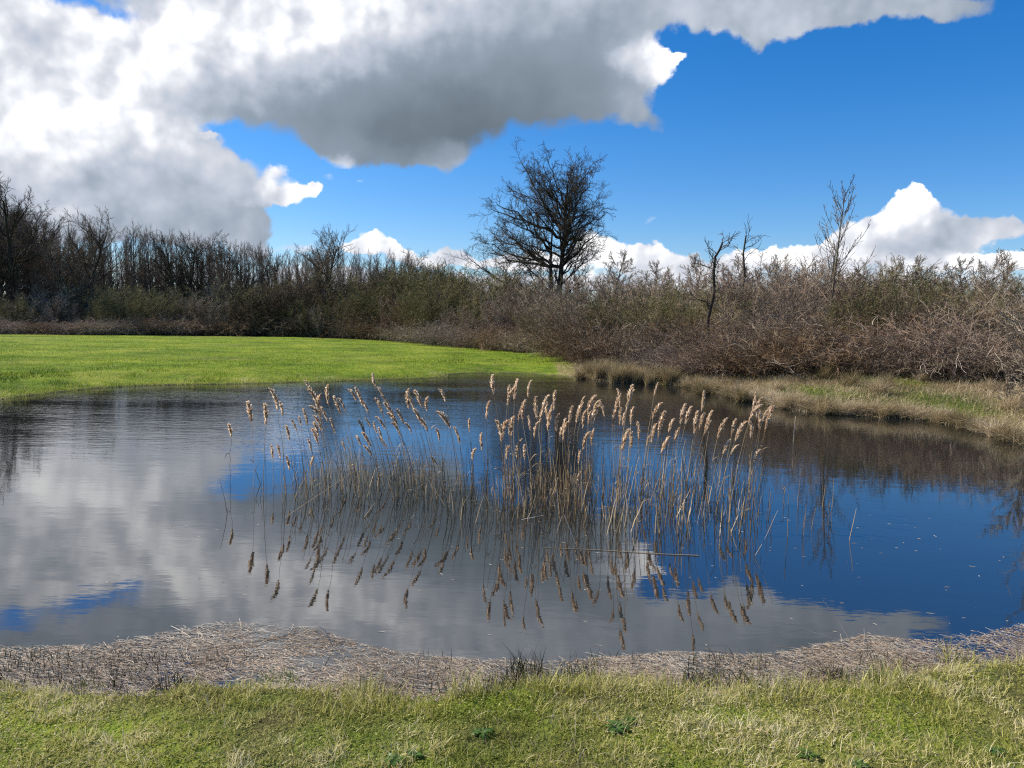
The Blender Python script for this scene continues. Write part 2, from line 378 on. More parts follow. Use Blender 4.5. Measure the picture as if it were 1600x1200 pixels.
def axis(lo, hi, dense_lo, dense_hi, step, g=1.18):
    a = list(np.arange(dense_lo, dense_hi, step)); d = step; v = a[-1]
    while v < hi: d *= g; v += d; a.append(v)
    d = step; v = a[0]; b = []
    while v > lo: d *= g; v -= d; b.append(v)
    return np.array(b[::-1]+a)
ax_ = axis(-3000, 3000, -15, 14, .14); ay_ = axis(-600, 4000, 1.2, 24, .10)
X, Y = np.meshgrid(ax_, ay_); Z = height(X, Y)
s_ = sdf(X, Y)
nn = vnoise(X, Y, .8, 9)
green = poly_in(X, Y, meadow_poly).astype(float)
green = np.maximum(green, (Y < 5.2)*np.clip(1.3-1.5*vnoise(X, Y, 3, 19), .2, 1))
patch = np.zeros_like(X)
for (px, py, rx, ry) in [(1330,610,75,14),(1270,605,40,8),(1480,625,80,14),(1030,577,20,6),(1560,650,40,10),(1120,607,40,8),(1400,603,40,8)]:
    gx, gy = ground(px, py, .3); r0 = rx/1202*gy; patch = np.maximum(patch, np.exp(-(((X-gx)/r0)**2+((Y-gy)/(ry/1202*gy*gy/1.5))**2)))
green = np.maximum(green, np.clip(patch*.8, 0, .8)*np.clip(vnoise(X, Y, 1.3, 84)*2-.3, 0, 1))
side = (X > 1.5)&(Y > 9)
dry = np.where(side, np.clip(1-(s_-1.0)/5, 0, 1)*np.clip(1-patch*1.3, 0, 1), 0)
dry = np.maximum(dry, np.where((X < 3)&(Y > 12), np.clip(1-s_/.2, 0, 1)*.4, 0))
mud = np.clip(1-s_/.04, 0, 1)
idx = np.arange(X.size).reshape(X.shape)
q = np.stack([idx[:-1, :-1], idx[:-1, 1:], idx[1:, 1:], idx[1:, :-1]], -1).reshape(-1, 4)
ter = obj('ground', mesh('ground', np.stack([X, Y, Z], -1), None, q, {'green': green, 'dry': dry, 'mud': mud}, M_terrain))
tag(ter, None, None, kind='structure')
# water sheet: outline a little wider than the shore so that the banks rise through it
cx, cy = POND.mean(0)
wm = bpy.data.meshes.new('pond_water')
wp = [Vector((x, y)) for x, y in POND]; outl = []
for i in range(len(wp)):
    a, b = wp[i-1], wp[(i+1) % len(wp)]; t = (b-a).normalized(); n_ = Vector((-t.y, t.x)); 
    c = wp[i]+n_*.06
    if sdf(np.array([c.x]), np.array([c.y]))[0] < 0: c = wp[i]-n_*.06
    outl.append((c.x, c.y, 0))
wm.from_pydata(outl, [], [list(range(len(outl)))]); wm.update()
if wm.polygons[0].normal.z < 0: wm.flip_normals()
wm.materials.append(M_water)
tag(obj('pond_water', wm), None, None, kind='structure')
def hz(x, y): return height(np.atleast_1d(np.float64(x)), np.atleast_1d(np.float64(y)))

# ------------------------------------------------------------------ woody plants
def branch(P0, D0, L, R0, segs, wander, trop, tip=.35, gr=None):
    g = gr or rng; N = len(P0); P = np.zeros((N, segs+1, 3)); P[:, 0] = P0; d = unit(D0)
    for k in range(segs):
        d = unit(d+g.normal(0, wander, (N, 3))+np.array([0, 0, 1.])*(trop if np.isscalar(trop) else trop[:, None]))
        P[:, k+1] = P[:, k]+d*(L/segs)[:, None]
    t = np.linspace(0, 1, segs+1)[None]
    return P, R0[:, None]*(1-t*(1-tip)), L
def spawn(Bn, m, t0, t1, ang, sd_, ratio, rf, shape=.5, rmin=.008, gr=None, twist=None):
    g = gr or rng; P, Rr, L = Bn; N, S1, _ = P.shape
    t = (np.linspace(t0, t1, m)[None]+g.uniform(-.5, .5, (N, m))*(t1-t0)/max(m, 1)).clip(0, .999)
    f = t*(S1-1); i = f.astype(int); u = (f-i)[..., None]; n = np.arange(N)[:, None]
    p = P[n, i]*(1-u)+P[n, i+1]*u; d = unit(P[n, i+1]-P[n, i]); r = Rr[n, i]*(1-u[..., 0])+Rr[n, i+1]*u[..., 0]
    rv = g.normal(0, 1, (N, m, 3)); side = unit(rv-d*(rv*d).sum(-1, keepdims=True))
    a = np.radians(g.normal(ang, sd_, (N, m)))[..., None]
    nd = d*np.cos(a)+side*np.sin(a)
    l = L[:, None]*ratio*(1-shape*t)*g.uniform(.65, 1.25, (N, m))
    return p.reshape(-1, 3), nd.reshape(-1, 3), l.ravel(), np.maximum(r*rf, rmin).ravel()
def wood(levels, sides=3, tones=None):
    parts = [tubes(P, Rr, rng.uniform(0, 1, len(P)), sides) for P, Rr, _ in levels]
    return join(parts)
def plant_meshes(name, trunk_lv, crown_lv, mt, mc, sides=6):
    v, f, t = wood(trunk_lv, sides); v2, f2, t2 = wood(crown_lv, 3); v, v2 = norm_z([v, v2], 10, 99.8)
    return mesh(name+'_trunk', v, None, f, t, mt), mesh(name+'_crown', v2, None, f2, t2, mc, smooth=False)
def one(x): return np.array([x], float)

def norm_z(vs, H, pct=99.6):
    z = np.percentile(np.concatenate([v[:, 2] for v in vs]), pct); return [v*(H/z) for v in vs]
def oak(H, seed, mt, mc, spread=1., low=.25, twig=.008):
    g = np.random.default_rng(seed)
    T0 = branch(one([0, 0, -.1]), one([0, 0, 1]), one(H*.78), one(H*.018), 9, .06, .05, .3, g)
    l1 = branch(*spawn(T0, 18, low, .98, 48, 12, .52*spread, .6, .45, .028, g), 7, .11, .07, .3, g)
    l2 = branch(*spawn(l1, 9, .2, 1, 38, 12, .48, .5, .4, .013, g), 5, .10, .06, .4, g)
    l3 = branch(*spawn(l2, 8, .15, 1, 34, 12, .48, .6, .35, twig, g), 4, .10, .05, .6, g)
    l4 = branch(*spawn(l3, 5, .2, 1, 32, 12, .55, .8, .3, twig*.7, g), 2, .1, .03, .6, g)
    return plant_meshes('tree', [T0, l1], [l2, l3, l4], mt, mc)
def poplar(H, seed, mt, mc, twig=.008):
    g = np.random.default_rng(seed)
    T0 = branch(one([0, 0, -.1]), one([0, 0, 1]), one(H*.92), one(H*.010), 12, .02, .03, .15, g)
    l1 = branch(*spawn(T0, 34, .2, .98, 26, 7, .27, .5, .5, .013, g), 6, .06, .10, .3, g)
    l2 = branch(*spawn(l1, 9, .12, 1, 24, 8, .45, .6, .4, twig, g), 4, .07, .09, .5, g)
    l3 = branch(*spawn(l2, 7, .15, 1, 22, 9, .42, .8, .3, twig*.7, g), 3, .07, .08, .6, g)
    return plant_meshes('tree', [T0], [l1, l2, l3], mt, mc)
def scrub(H, seed, m_, stems=40, spread=.4, twig=.0052, base=1.0, trop=.05):
    g = np.random.default_rng(seed)
    az = g.uniform(0, 6.28, stems); rr = base*np.sqrt(g.random(stems)); lean = g.uniform(.02, spread, stems)
    P0 = np.stack([rr*np.cos(az), rr*np.sin(az), 0*az-.05], -1); D0 = np.stack([np.cos(az)*lean, np.sin(az)*lean, 1-lean*.4], -1)
    T0 = branch(P0, D0, H*g.uniform(.6, 1.02, stems)*(1-.25*(rr/base)**2), np.full(stems, .016), 8, .06, trop, .35, g)
    l1 = branch(*spawn(T0, 14, .08, 1, 36, 12, .30, .5, .4, .0075, g), 4, .10, .07, .5, g)
    l2 = branch(*spawn(l1, 7, .1, 1, 38, 14, .48, .75, .3, twig, g), 3, .15, .03, .6, g)
    l3 = branch(*spawn(l2, 4, .2, 1, 36, 14, .5, .85, .3, twig*.8, g), 2, .15, .0, .6, g)
    v, f, t = wood([T0, l1, l2, l3]); v, = norm_z([v], H, 99); return mesh('shrub', v, None, f, t, m_, smooth=False)
def bramble(W, H, seed, m_, m2, n=300):
    g = np.random.default_rng(seed)
    def canes(n, r, wnd):
        az = g.uniform(0, 6.28, n); rr = W*.9*np.sqrt(g.random(n)); d2 = g.uniform(0, 6.28, n)
        P0 = np.stack([rr*np.cos(az), rr*np.sin(az), g.uniform(-.03, .2, n)*H], -1); D0 = np.stack([np.cos(d2)*.6, np.sin(d2)*.6, g.uniform(.6, 1.8, n)], -1)
        return branch(P0, D0, H*g.uniform(.6, 1.5, n), np.full(n, r), 9, wnd, -.15, .45, g)
    T0 = canes(n, .0055, .09)
    l1 = branch(*spawn(T0, 8, .05, 1, 42, 16, .3, .8, .3, .0042, g), 4, .13, -.02, .6, g)
    l2 = branch(*spawn(l1, 6, .1, 1, 40, 16, .45, .9, .2, .0034, g), 2, .15, -.0, .6, g)
    T1 = canes(n//11, .007, .14)
    k1 = branch(*spawn(T1, 4, .15, 1, 50, 15, .35, .8, .3, .005, g), 4, .16, -.05, .6, g)
    v, f, t = wood([T0, l1, l2]); v2, f2, t2 = wood([T1, k1]); v, v2 = norm_z([v, v2], H, 99)
    v[:, 2] = np.maximum(v[:, 2], -.02)
    return mesh('canes', v, None, f, t, m_, smooth=False), mesh('dead_canes', v2, None, f2, t2, m2, smooth=False)
def build_big_tree():
    g = np.random.default_rng(21); H = 13.2
    A = branch(one([-.2, 0, -.2]), one([-.04, 0, 1]), one(H*.62), one(.20), 14, .03, .05, .12, g)
    B_ = branch(one([.12, 0, -.2]), one([.06, .02, 1]), one(H*.72), one(.27), 16, .03, .05, .1, g)
    zs_, le, ri = [3.5, 4.5, 5.8, 7.1, 8.0, 9.1, 10.8, 12.4, 13.3], [5.2, 6.3, 6.4, 5.9, 4.9, 3.6, 2.8, 1.6, .4], [3.0, 3.6, 3.8, 3.8, 3.8, 3.7, 3.3, 2.1, .5]
    Ps, Rs = [], []; n = 11; t = np.linspace(0, 1, n)
    for k in range(72):
        zt = 4.0+7.5*(k/71)**.95; az = k*2.4+g.uniform(-.5, .5); c = math.cos(az); c = math.copysign(abs(c)**.65, c); inner = 1 if k % 5 else .6
        e = (np.interp(zt, zs_, le) if c < 0 else np.interp(zt, zs_, ri)); e = (e*abs(c)+3.0*(1-abs(c))*(1-(zt/14.5)**3))*(.92 if c < 0 else .86)*g.uniform(.82, 1.04)*inner
        za = min(zt*g.uniform(.62, .82) if zt > 5.5 else max(2.2, zt-2.2-g.uniform(0, .6)), H*.76)
        src = A if (c < 0 and za < 7 and k % 2) else B_
        j = np.argmin(np.abs(src[0][0, :, 2]-za)); p = src[0][0, j]; tip = np.array([e*c, e*math.copysign(math.sqrt(max(0, 1-c*c)), math.sin(az)), zt])
        pts = np.stack([p[0]+(tip[0]-p[0])*t, p[1]+(tip[1]-p[1])*t, p[2]+(tip[2]-p[2])*t**(1.1 if zt > 5 else 1.5)], -1)
        w_ = np.cumsum(g.normal(0, .085, (n, 3)), 0); w_ -= w_[:1]+(w_[-1:]-w_[:1])*t[:, None]; pts += w_*np.linalg.norm(tip-p)/4.
        Ps.append(pts); rb = (.058+.0115*np.linalg.norm(tip-p))*g.uniform(.75, 1.15)*(1-.35*zt/13); Rs.append(rb*(1-.8*t**.8))
    P1 = np.array(Ps); l1 = (P1, np.array(Rs), np.linalg.norm(np.diff(P1, axis=1), axis=-1).sum(1))
    l2 = branch(*spawn(l1, 11, .25, 1, 46, 13, .34, .5, .3, .0135, g), 6, .17, .05, .4, g)
    l3 = branch(*spawn(l2, 8, .12, 1, 44, 15, .46, .6, .3, .009, g), 4, .2, .02, .5, g)
    l4 = branch(*spawn(l3, 6, .15, 1, 42, 16, .5, .8, .3, .0065, g), 3, .18, .0, .6, g)
    p = at(862, 497, 50); z = hz(p.x, 50)[0]
    root = empty('bare_tree', (p.x+.1, 50, z))
    tag(root, 'large lone bare tree with a spreading dark crown, tallest against the blue sky', 'tree')
    v, f, t = wood([A, B_, l1], 7); obj('trunk', mesh('trunk', v, None, f, t, M_bark_big), root)
    v, f, t = wood([l2, l3, l4], 3); obj('crown', mesh('crown', v, None, f, t, M_twig_dark, smooth=False), root)
build_big_tree()
def build_young_tree(px, D, H, seed, label, lean=0, n=32, mt=M_bark_pale, mc=M_twig_grey, first=.36):
    g = np.random.default_rng(seed)
    T0 = branch(one([0, 0, -.1]), one([lean, 0, 1]), one(H), one(.062), 14, .02, .02, .12, g)
    l1 = branch(*spawn(T0, n, first, .97, 36, 7, .44, .5, .72, .013, g), 8, .05, .045, .35, g)
    l2 = branch(*spawn(l1, 7, .2, .95, 32, 9, .30, .6, .5, .008, g), 4, .08, .06, .6, g)
    l3 = branch(*spawn(l2, 2, .3, .9, 30, 9, .4, .8, .4, .008, g), 2, .08, .04, .6, g)
    p = at(px, 500, D); root = empty('young_tree', (p.x, D, hz(p.x, D)[0])); tag(root, label, 'tree')
    v, f, t = wood([T0], 6); obj('trunk', mesh('trunk', v, None, f, t, mt), root)
    v, f, t = wood([l1, l2, l3], 3); obj('crown', mesh('crown', v, None, f, t, mc, smooth=False), root)
    return root
build_young_tree(1297, 25.2, 5.55, 4, 'slender young bare tree with upswept branches rising out of the brown thicket')
build_young_tree(1655, 15, 4.6, 8, 'bare sapling at the right border with only its twigs reaching into the sky', n=18)

def snag(px, D, H, seed, label, pts):
    p = at(px, 500, D); root = empty('dead_tree', (p.x, D, hz(p.x, D)[0])); tag(root, label, 'tree')
    Pm = np.array([[q[0], 0, q[1]] for q in pts])[None]; n = len(pts)
    g = np.random.default_rng(seed); Bm = (Pm+g.normal(0, .02, Pm.shape), np.linspace(.07, .028, n)[None], one(H))
    l1 = branch(*spawn(Bm, 13, .3, 1, 50, 14, .19, .45, .2, .013, g), 5, .25, .05, .5, g)
    l2 = branch(*spawn(l1, 7, .2, 1, 46, 14, .4, .5, .2, .009, g), 3, .2, .03, .6, g)
    v, f, t = wood([Bm], 6); obj('trunk', mesh('trunk', v, None, f, t, M_bark_big), root)
    v, f, t = wood([l1, l2], 3); obj('crown', mesh('crown', v, None, f, t, M_twig_dark, smooth=False), root)
snag(1112, 23.6, 4.4, 3, 'crooked dead trunk with a forked top like antlers, above the scrub',
     [(-.12, -.1), (-.08, .8), (-.08, 1.5), (-.02, 2.3), (.0, 2.9), (.03, 3.35), (.12, 3.55), (.2, 3.8)])
snag(1157, 29, 4.6, 5, 'dark leaning dead tree with knobbly twig clumps beside the forked snag',
     [(-.1, -.1), (-.2, 1), (-.05, 2), (.05, 3.0), (.02, 3.8), (.1, 4.5)])

def place_tree(pair, Hm, px, py_top, D, label, group, used={}):
    """pair: meshes modelled at height Hm; scaled so that the top stands at a photo height"""
    p = at(px, py_top, D); z = hz(p.x, D)[0]; H = max(p.z-z, 1.); s0 = H/Hm; rz = rnd.uniform(0, 6.28)
    if id(pair[0]) not in used:
        r = empty('bare_tree', (p.x, D, z), rz, s0); obj('trunk', pair[0], r); obj('crown', pair[1], r); used[id(pair[0])] = r
    else: r = copy_tree(used[id(pair[0])], (p.x, D, z), rz, s0)
    tag(r, label, 'tree', group); return r
OAKS = [oak(10, 100+i, M_bark_big, M_twig_dark if i < 2 else M_twig_wood, [1., .85, 1.05, .9][i]) for i in range(4)]
POPS = [poplar(10, 200+i, M_bark_pale if i > 1 else M_bark_big, M_twig_wood) for i in range(4)]
FAROAK = [oak(10, 300+i, M_bark_pale, M_twig_grey, 1.1, .2, .02) for i in range(2)]
# the named, readable trees of the wood: column, top row, depth, kind, model
for px, py, D, kind, lab in [
 (12, 268, 56, OAKS[0], 'tall bare tree at the left border with twigs high against the cloud'),
 (-30, 300, 57, OAKS[1], 'dark bare tree just at the left border beside the tallest wood tree'),
 (62, 345, 60, OAKS[3], 'dense dark bare tree between the tall border tree and the round oak'),
 (128, 322, 58, OAKS[2], 'round-crowned bare oak standing out above the left wood'),
 (207, 342, 60, POPS[0], 'upswept bare tree with the highest tip right of the round oak'),
 (290, 358, 58, OAKS[0], 'spreading bare oak in the middle of the left wood, dark stem'),
 (510, 348, 56, OAKS[2], 'tall bare tree with pale limbs standing in front of the wood edge'),
 (640, 388, 62, POPS[1], 'thin bare tree at the tip of the wood beneath the small white cloud')]:
    place_tree(kind, 10, px, py, D, lab, None)
ENV = ([-200, -60, 0, 50, 70, 130, 170, 210, 300, 400, 440, 510, 560, 640, 690, 730], [290, 300, 300, 320, 346, 342, 358, 348, 352, 368, 378, 376, 386, 385, 408, 428])
k = 0
for (d0, d1, step, dy) in [(57, 62, 17, 12), (64, 72, 12, 4), (76, 90, 11, 0)]:
    px = -190+rnd.uniform(0, 10)
    while px < 735:
        py = np.interp(px, *ENV)+rnd.uniform(0, 16)+dy+(6 if rnd.random() < .3 else 0)
        up = rnd.random() < (.88 if 150 < px < 640 else .5)
        kd = rnd.choice(POPS) if up else rnd.choice(OAKS)
        where = 'in the dark left end of the wood' if px < 170 else 'in the middle of the left wood' if px < 430 else 'at the thinning right end of the wood'
        rowl = ['front row', 'second row', 'back row'][[12, 4, 0].index(dy)]
        place_tree(kd, 10, px, py, rnd.uniform(d0, d1), ('upswept bare tree ' if up else 'round-headed bare tree ')+where+', '+rowl,
                   ('upswept' if up else 'round')+' trees '+where+', '+rowl)
        px += step*rnd.uniform(.6, 1.4); k += 1
for px, py, D, lab in [
 (955, 392, 62, 'grey bare tree half hidden behind the big lone tree on its right'), (1015, 408, 66, 'low rounded bare tree against the white horizon clouds'),
 (1085, 398, 68, 'broad bare tree behind the antler-topped snag'), (1205, 398, 60, 'bare tree crown showing left of the slender young tree'),
 (1160, 398, 74, 'faint bare tree in the gap right of the snag'), (1400, 402, 58, 'bare tree under the tall white cumulus'), (1440, 398, 66, 'pale bare tree directly under the cumulus base'),
 (1520, 400, 56, 'far bare oak with open crown near the right border'), (1573, 388, 52, 'far bare oak at the right border, the taller of the pair'), (1640, 396, 60, 'far bare tree cut by the right border'),
 (1045, 425, 75, 'small distant bare tree beside the low rounded one'), (1255, 412, 70, 'distant bare tree behind the slender young tree'), (1340, 420, 70, 'small distant bare tree just left of the cumulus'),
 (1480, 425, 74, 'small distant bare tree before the pair of far oaks'), (900, 425, 70, 'small bare tree behind the foot of the lone tree'), (800, 428, 72, 'small bare tree under the long left limb of the lone tree'),
 (745, 436, 70, 'small bare tree under the left tip of the lone tree')]:
    place_tree(rnd.choice(FAROAK), 10, px, py, D, lab, None)

# ------------------------------------------------------------------ shrubs and thicket
SH = {'olive': [scrub(3, 400+i, M_twig_olive) for i in range(2)], 'red': [scrub(3, 410+i, M_twig_red, 30, .6) for i in range(2)],
      'tan': [scrub(3, 420+i, M_twig_tan, 30, .7) for i in range(3)], 'grey': [scrub(3, 430+i, M_twig_grey, 24, .5) for i in range(2)], 'dark': [scrub(3, 440+i, M_twig_dark, 26, .6) for i in range(2)]}
BR = [bramble(1.3, 1.2, 500+i, [M_twig_red, M_twig_tan, M_cane_brown, M_twig_grey][i], M_cane_dead) for i in range(4)]
def place_shrub(kind, px, py_top, D, label, group):
    p = at(px, py_top, D); z = hz(p.x, D)[0]; H = max(p.z-z, .7); sx_ = H/3
    o = obj('shrub', rnd.choice(SH[kind])); w_ = sx_*rnd.uniform(1.05, 1.4)
    o.location = (p.x, D, z); o.rotation_euler = (0, 0, rnd.uniform(0, 6.28)); o.scale = (w_, w_, sx_)
    return tag(o, label, 'shrub', group)
def place_bramble(px, py_top, D, label, group, wide=1., used={}, pick=None):
    p = at(px, py_top, D); z = hz(p.x, D)[0]; H = max(p.z-z, .45); i = rnd.randrange(4) if pick is None else pick
    if pick is None and px > 1380 and rnd.random() < .5: i = 0
    s0 = (H/1.2*wide, H/1.2*wide, H/1.2); rz = rnd.uniform(0, 6.28)
    if i not in used:
        r = empty('bramble_bush', (p.x, D, z), rz, s0); obj('canes', BR[i][0], r); obj('dead_canes', BR[i][1], r); used[i] = r
    else: r = copy_tree(used[i], (p.x, D, z), rz, s0)
    return tag(r, label, 'bramble bush', group)
KN = {'olive': 'olive green', 'red': 'reddish brown', 'tan': 'tan', 'grey': 'grey', 'dark': 'dark brown'}
# understorey of the wood
px = -150
while px < 640:
    for D, dy in ((53, 0), (57, -14), (66, -6)):
        kd = rnd.choice(['olive', 'dark', 'dark', 'grey', 'olive'] if px < 540 else ['red', 'olive', 'red'])
        py = (476 if px < 400 else 466)+dy+rnd.uniform(-26, 14)
        wh = 'left' if px < 180 else 'middle' if px < 420 else 'right'
        place_shrub(kd, px+rnd.uniform(-8, 8), py, D+rnd.uniform(-1, 1), '%s undergrowth shrub along the foot of the wood, %s stretch' % (KN[kd], wh), 'undergrowth shrubs, %s, %s' % (KN[kd], wh))
    px += 24
EX, EY = [-200]+[p[0] for p in edge_px[:-1]], [51]+[ground(p[0], p[1], MZ)[1] for p in edge_px[:-1]]
def edgeD(px):
    if px <= 905: return float(np.interp(px, EX, EY))
    return float(np.interp(px, [905, 950, 1100, 1300, 1450, 1650], [EY[-1]+.8, 25.0, 21.4, 19.8, 17.8, 16.4]))
px = -150
while px < 905:
    D = edgeD(px)+.9; wh = 'beneath the left wood' if px < 330 else 'beneath the wood tip' if px < 620 else 'before the central hedge'
    place_bramble(px, 497+ (px > 600)*(px-600)*.055+rnd.uniform(-6, 8), D, 'low russet bramble bank at the far meadow edge, '+wh, 'low brambles '+wh, 1.4)
    px += 1202*2.3/D*.62
TOP = ([560, 620, 680, 740, 800, 900, 960, 1000, 1050, 1130, 1180, 1220, 1280, 1340, 1380, 1430, 1470, 1540, 1600, 1700], [428, 428, 422, 438, 443, 442, 438, 432, 442, 448, 428, 404, 410, 428, 418, 410, 432, 462, 456, 440])
def kindat(px):
    return rnd.choice(['red', 'olive'] if px < 640 else ['olive', 'olive', 'grey'] if px < 760 else ['tan', 'olive', 'grey', 'red'] if px < 900 else ['tan', 'red', 'tan', 'grey', 'olive', 'dark', 'olive'] if px < 1340 else ['red', 'tan', 'red', 'dark', 'dark', 'olive'])
def zone(px):
    return ('left of the lone tree' if px < 800 else 'below the lone tree' if px < 950 else 'around the snags' if px < 1190 else 'about the slender young tree' if px < 1360 else 'right of the slender young tree')
for row, (dd, dtop, rn) in enumerate([(9.5, 0, 'back'), (6.0, 14, 'middle'), (3.2, 34, 'front')]):
    px = 590
    while px < 1720:
        D = edgeD(px)+dd+rnd.uniform(-.7, .7); kd = kindat(px)
        py = np.interp(px, *TOP)+dtop+rnd.choice((-12, -4, 4, 12, 22))+rnd.uniform(-6, 6)
        if rn == 'front' and (1262 < px < 1325 or 1092 < px < 1130): py = 512
        place_shrub(kd, px, py, D, '%s bare scrub in the %s of the thicket %s' % (KN[kd], rn, zone(px)), '%s scrub, %s, %s' % (KN[kd], rn, zone(px)))
        px += 1202*1.9/D*.5*rnd.uniform(.8, 1.2)
for dd, base, rn in ((2.9, 506, 'upper'), (1.9, 526, 'middle'), (1.1, 552, 'lowest')):
    px = 915
    while px < 1720:
        D = edgeD(px)+dd+rnd.uniform(-.4, .4)
        py = base+rnd.uniform(-14, 12)-(14 if 1180 < px < 1300 else 0)-(18 if px > 1450 else 0)
        place_bramble(px, py, D, 'arching %s bramble canes with bleached stems, %s tier, %s' % (('rusty' if px > 1340 else 'pinkish brown'), rn, zone(px)), 'brambles, %s tier, %s' % (rn, zone(px)), 1.25 if rn != 'lowest' else 1.6)
        px += 1202*1.5/D*.62
# a leggy bush leaning in from the right border
for px, py, D, lab in ((1592, 560, 14.5, 'thin leafless sprig standing on the bank at the right border'), (1625, 470, 13.5, 'taller leafless bush cut by the right border')):
    p = at(px, py, D); z = hz(p.x, D)[0]
    o = obj('shrub', scrub(p.z-z, 77+px, M_twig_grey, 5, .45, .005, .12)); o.location = (p.x, D, z); tag(o, lab, 'shrub')
# two thin stakes in front of the hedge
for px, y0, y1, lab in ((790, 520, 548, 'thin weathered stake leaning before the hedge, the left one'), (858, 520, 553, 'pale upright wooden stake before the hedge below the lone tree')):
    D = edgeD(px)-.2; p = at(px, y1, D); q = at(px, y0, D); z = hz(p.x, D)[0]; h = q.z-z
    v, f, t = tubes(np.array([[[0, 0, -.1], [.01, 0, h*.5], [0, 0, h], [0, 0, h+.01]]]), np.array([[.05, .048, .045, .001]]), one(.5), 7)
    o = obj('wooden_stake', mesh('wooden_stake', v, None, f, t, M_bark_pale), None, (p.x, D, z)); tag(o, lab, 'stake')

# ------------------------------------------------------------------ grass and banks
def stuff(name, parts, m, label, cat, z0=0):
    v, f, t = join(parts) if isinstance(parts, list) else parts
    return tag(obj(name, mesh(name, v, None, f, t, m, smooth=False)), label, cat, kind='stuff')
def sample(n, x0, x1, y0, y1, keep):
    x = rng.uniform(x0, x1, n); y = rng.uniform(y0, y1, n); k = keep(x, y); return x[k], y[k]
# mown turf at the photographer's feet
n = 400000
x, y = sample(n, -4.6, 5.0, 1.2, 4.6, lambda x, y: (rng.random(x.shape) < np.where(np.abs(x) > y*.72+.3, .22, 1))&(y > 1.2))
s0 = sdf(x, y); k = vnoise(x, y, 13, 34, 3)+.25*(vnoise(x, y, 3.5, 35)-.5) > rng.uniform(.2, .50, len(x)); k &= s0 > rng.uniform(-.03, .05, len(x)); x, y, s0 = x[k], y[k], s0[k]
pt = vnoise(x, y, 2.2, 31); pt2 = vnoise(x, y, 9, 32); pt3 = vnoise(x, y, .9, 33)
tone = np.clip(.07+1.0*pt+.8*(pt3-.5)+.5*(pt2-.5)+rng.normal(0, .16, len(x))+.07*(x > .8), 0, 1)
hh = (.012+.030*np.clip(pt2*2.2-.75, 0, 1.3)+.016*np.exp(-s0/.12))*rng.uniform(.6, 1.5, len(x))
stuff('turf_grass', blades(np.stack([x, y], -1), height(x, y)-.003, hh, rng.uniform(.002, .0042, len(x)), tone, 1.0), M_grass,
      'short yellow green turf with mossy patches on the near bank', 'grass')
# moss and clover leaflets low in the turf
n = 110000
x, y = sample(n, -3.2, 3.6, 1.6, 4.3, lambda x, y: np.abs(x) < y*.75+.4); s0 = sdf(x, y); k = (s0 > .03)&(vnoise(x, y, 3, 41) > rng.uniform(.25, .7, len(x))); x, y = x[k], y[k]; n = len(x)
pt = vnoise(x, y, 1.6, 42); hgt = rng.uniform(.002, .022, n); z = height(x, y)+hgt
az = rng.uniform(0, 6.28, n); l = rng.uniform(.002, .0055, n); dirv = np.stack([np.cos(az), np.sin(az), rng.uniform(-.3, .6, n)], -1)
P = np.stack([x, y, z], -1)[:, None]+dirv[:, None]*l[:, None, None]*np.array([-1, 0, 1.])[None, :, None]
n_ = 0
stuff('mossy_leaflets', ribbons(P, l[:, None]*np.array([.15, .62, .2])[None], np.clip(-.12+.85*pt+rng.normal(0, .2, n), 0, 1)), M_grass, 'tiny moss and clover leaves low in the near turf', 'ground cover')
# yellow bleached blades lying through the turf
n = 9000
x, y = sample(n, -3.6, 4.2, 1.5, 4.4, lambda x, y: np.abs(x) < y*.78+.4); s0 = sdf(x, y); k = (s0 > 0)&(vnoise(x, y, 1.4, 51)+.12*(x > 0) > rng.uniform(.3, .8, len(x))); x, y = x[k], y[k]
stuff('dead_turf_blades', blades(np.stack([x, y], -1), height(x, y)+.004, rng.uniform(.04, .10, len(x)), rng.uniform(.0018, .0035, len(x)), rng.uniform(.4, 1, len(x)), 1.25, droop=.45), M_straw, 'bleached dead grass blades mixed through the near turf', 'grass')
# taller grass fringe at the near waterline
n = 60000
x, y = sample(n, -4.6, 5.2, 2.4, 5.0, lambda x, y: y > 0); s0 = sdf(x, y); cl = vnoise(x, y, 1.7, 61, 3)
k = (s0 > -.10)&(s0 < .22)&(cl > rng.uniform(.38, .66, len(x))); x, y, s0, cl = x[k], y[k], s0[k], cl[k]
stuff('bank_fringe', blades(np.stack([x, y], -1), np.maximum(height(x, y), -.01), rng.uniform(.03, .09, len(x))*(cl*1.5), rng.uniform(.002, .004, len(x)), np.clip(.25+.6*rng.random(len(x))*cl*1.5, 0, 1), .7), M_grass, 'ragged longer grass fringe where the near bank meets the litter', 'grass')
# meadow
n = 260000
u = rng.random(n); yy = 13/(1-u*(1-13/50.)); xx = rng.uniform(-1, 1, n)*(yy*.75+1)
k = poly_in(xx, yy, meadow_poly)&(sdf(xx, yy) > .02); x, y = xx[k], yy[k]; s0 = sdf(x, y)
pt = vnoise(x, y, .5, 71); pt2 = vnoise(x, y, .22, 75, 3); tuf = (np.exp(-((x+10.5)/4.2)**2-((y-18)/2.6)**2)+.45*np.exp(-((x+2)/5.)**2-((y-27)/3)**2))*np.clip(vnoise(x, y, 1.6, 77, 3)-.42, 0, 1)*6; tone = np.clip(-.3-.6*tuf+1.25*pt+.8*pt2+.3*np.exp(-s0/.5)+rng.normal(0, .14, len(x)), 0, 1)
stuff('meadow_grass', blades(np.stack([x, y], -1), height(x, y)-.005, rng.uniform(.025, .06, len(x))*((.3+1.4*vnoise(x, y, 1.3, 72))*(1+1.4*np.clip(tuf, 0, 1))), y*.00045, tone, .9, segs=2), M_meadow, 'bright green short grass of the meadow beyond the pond', 'grass')
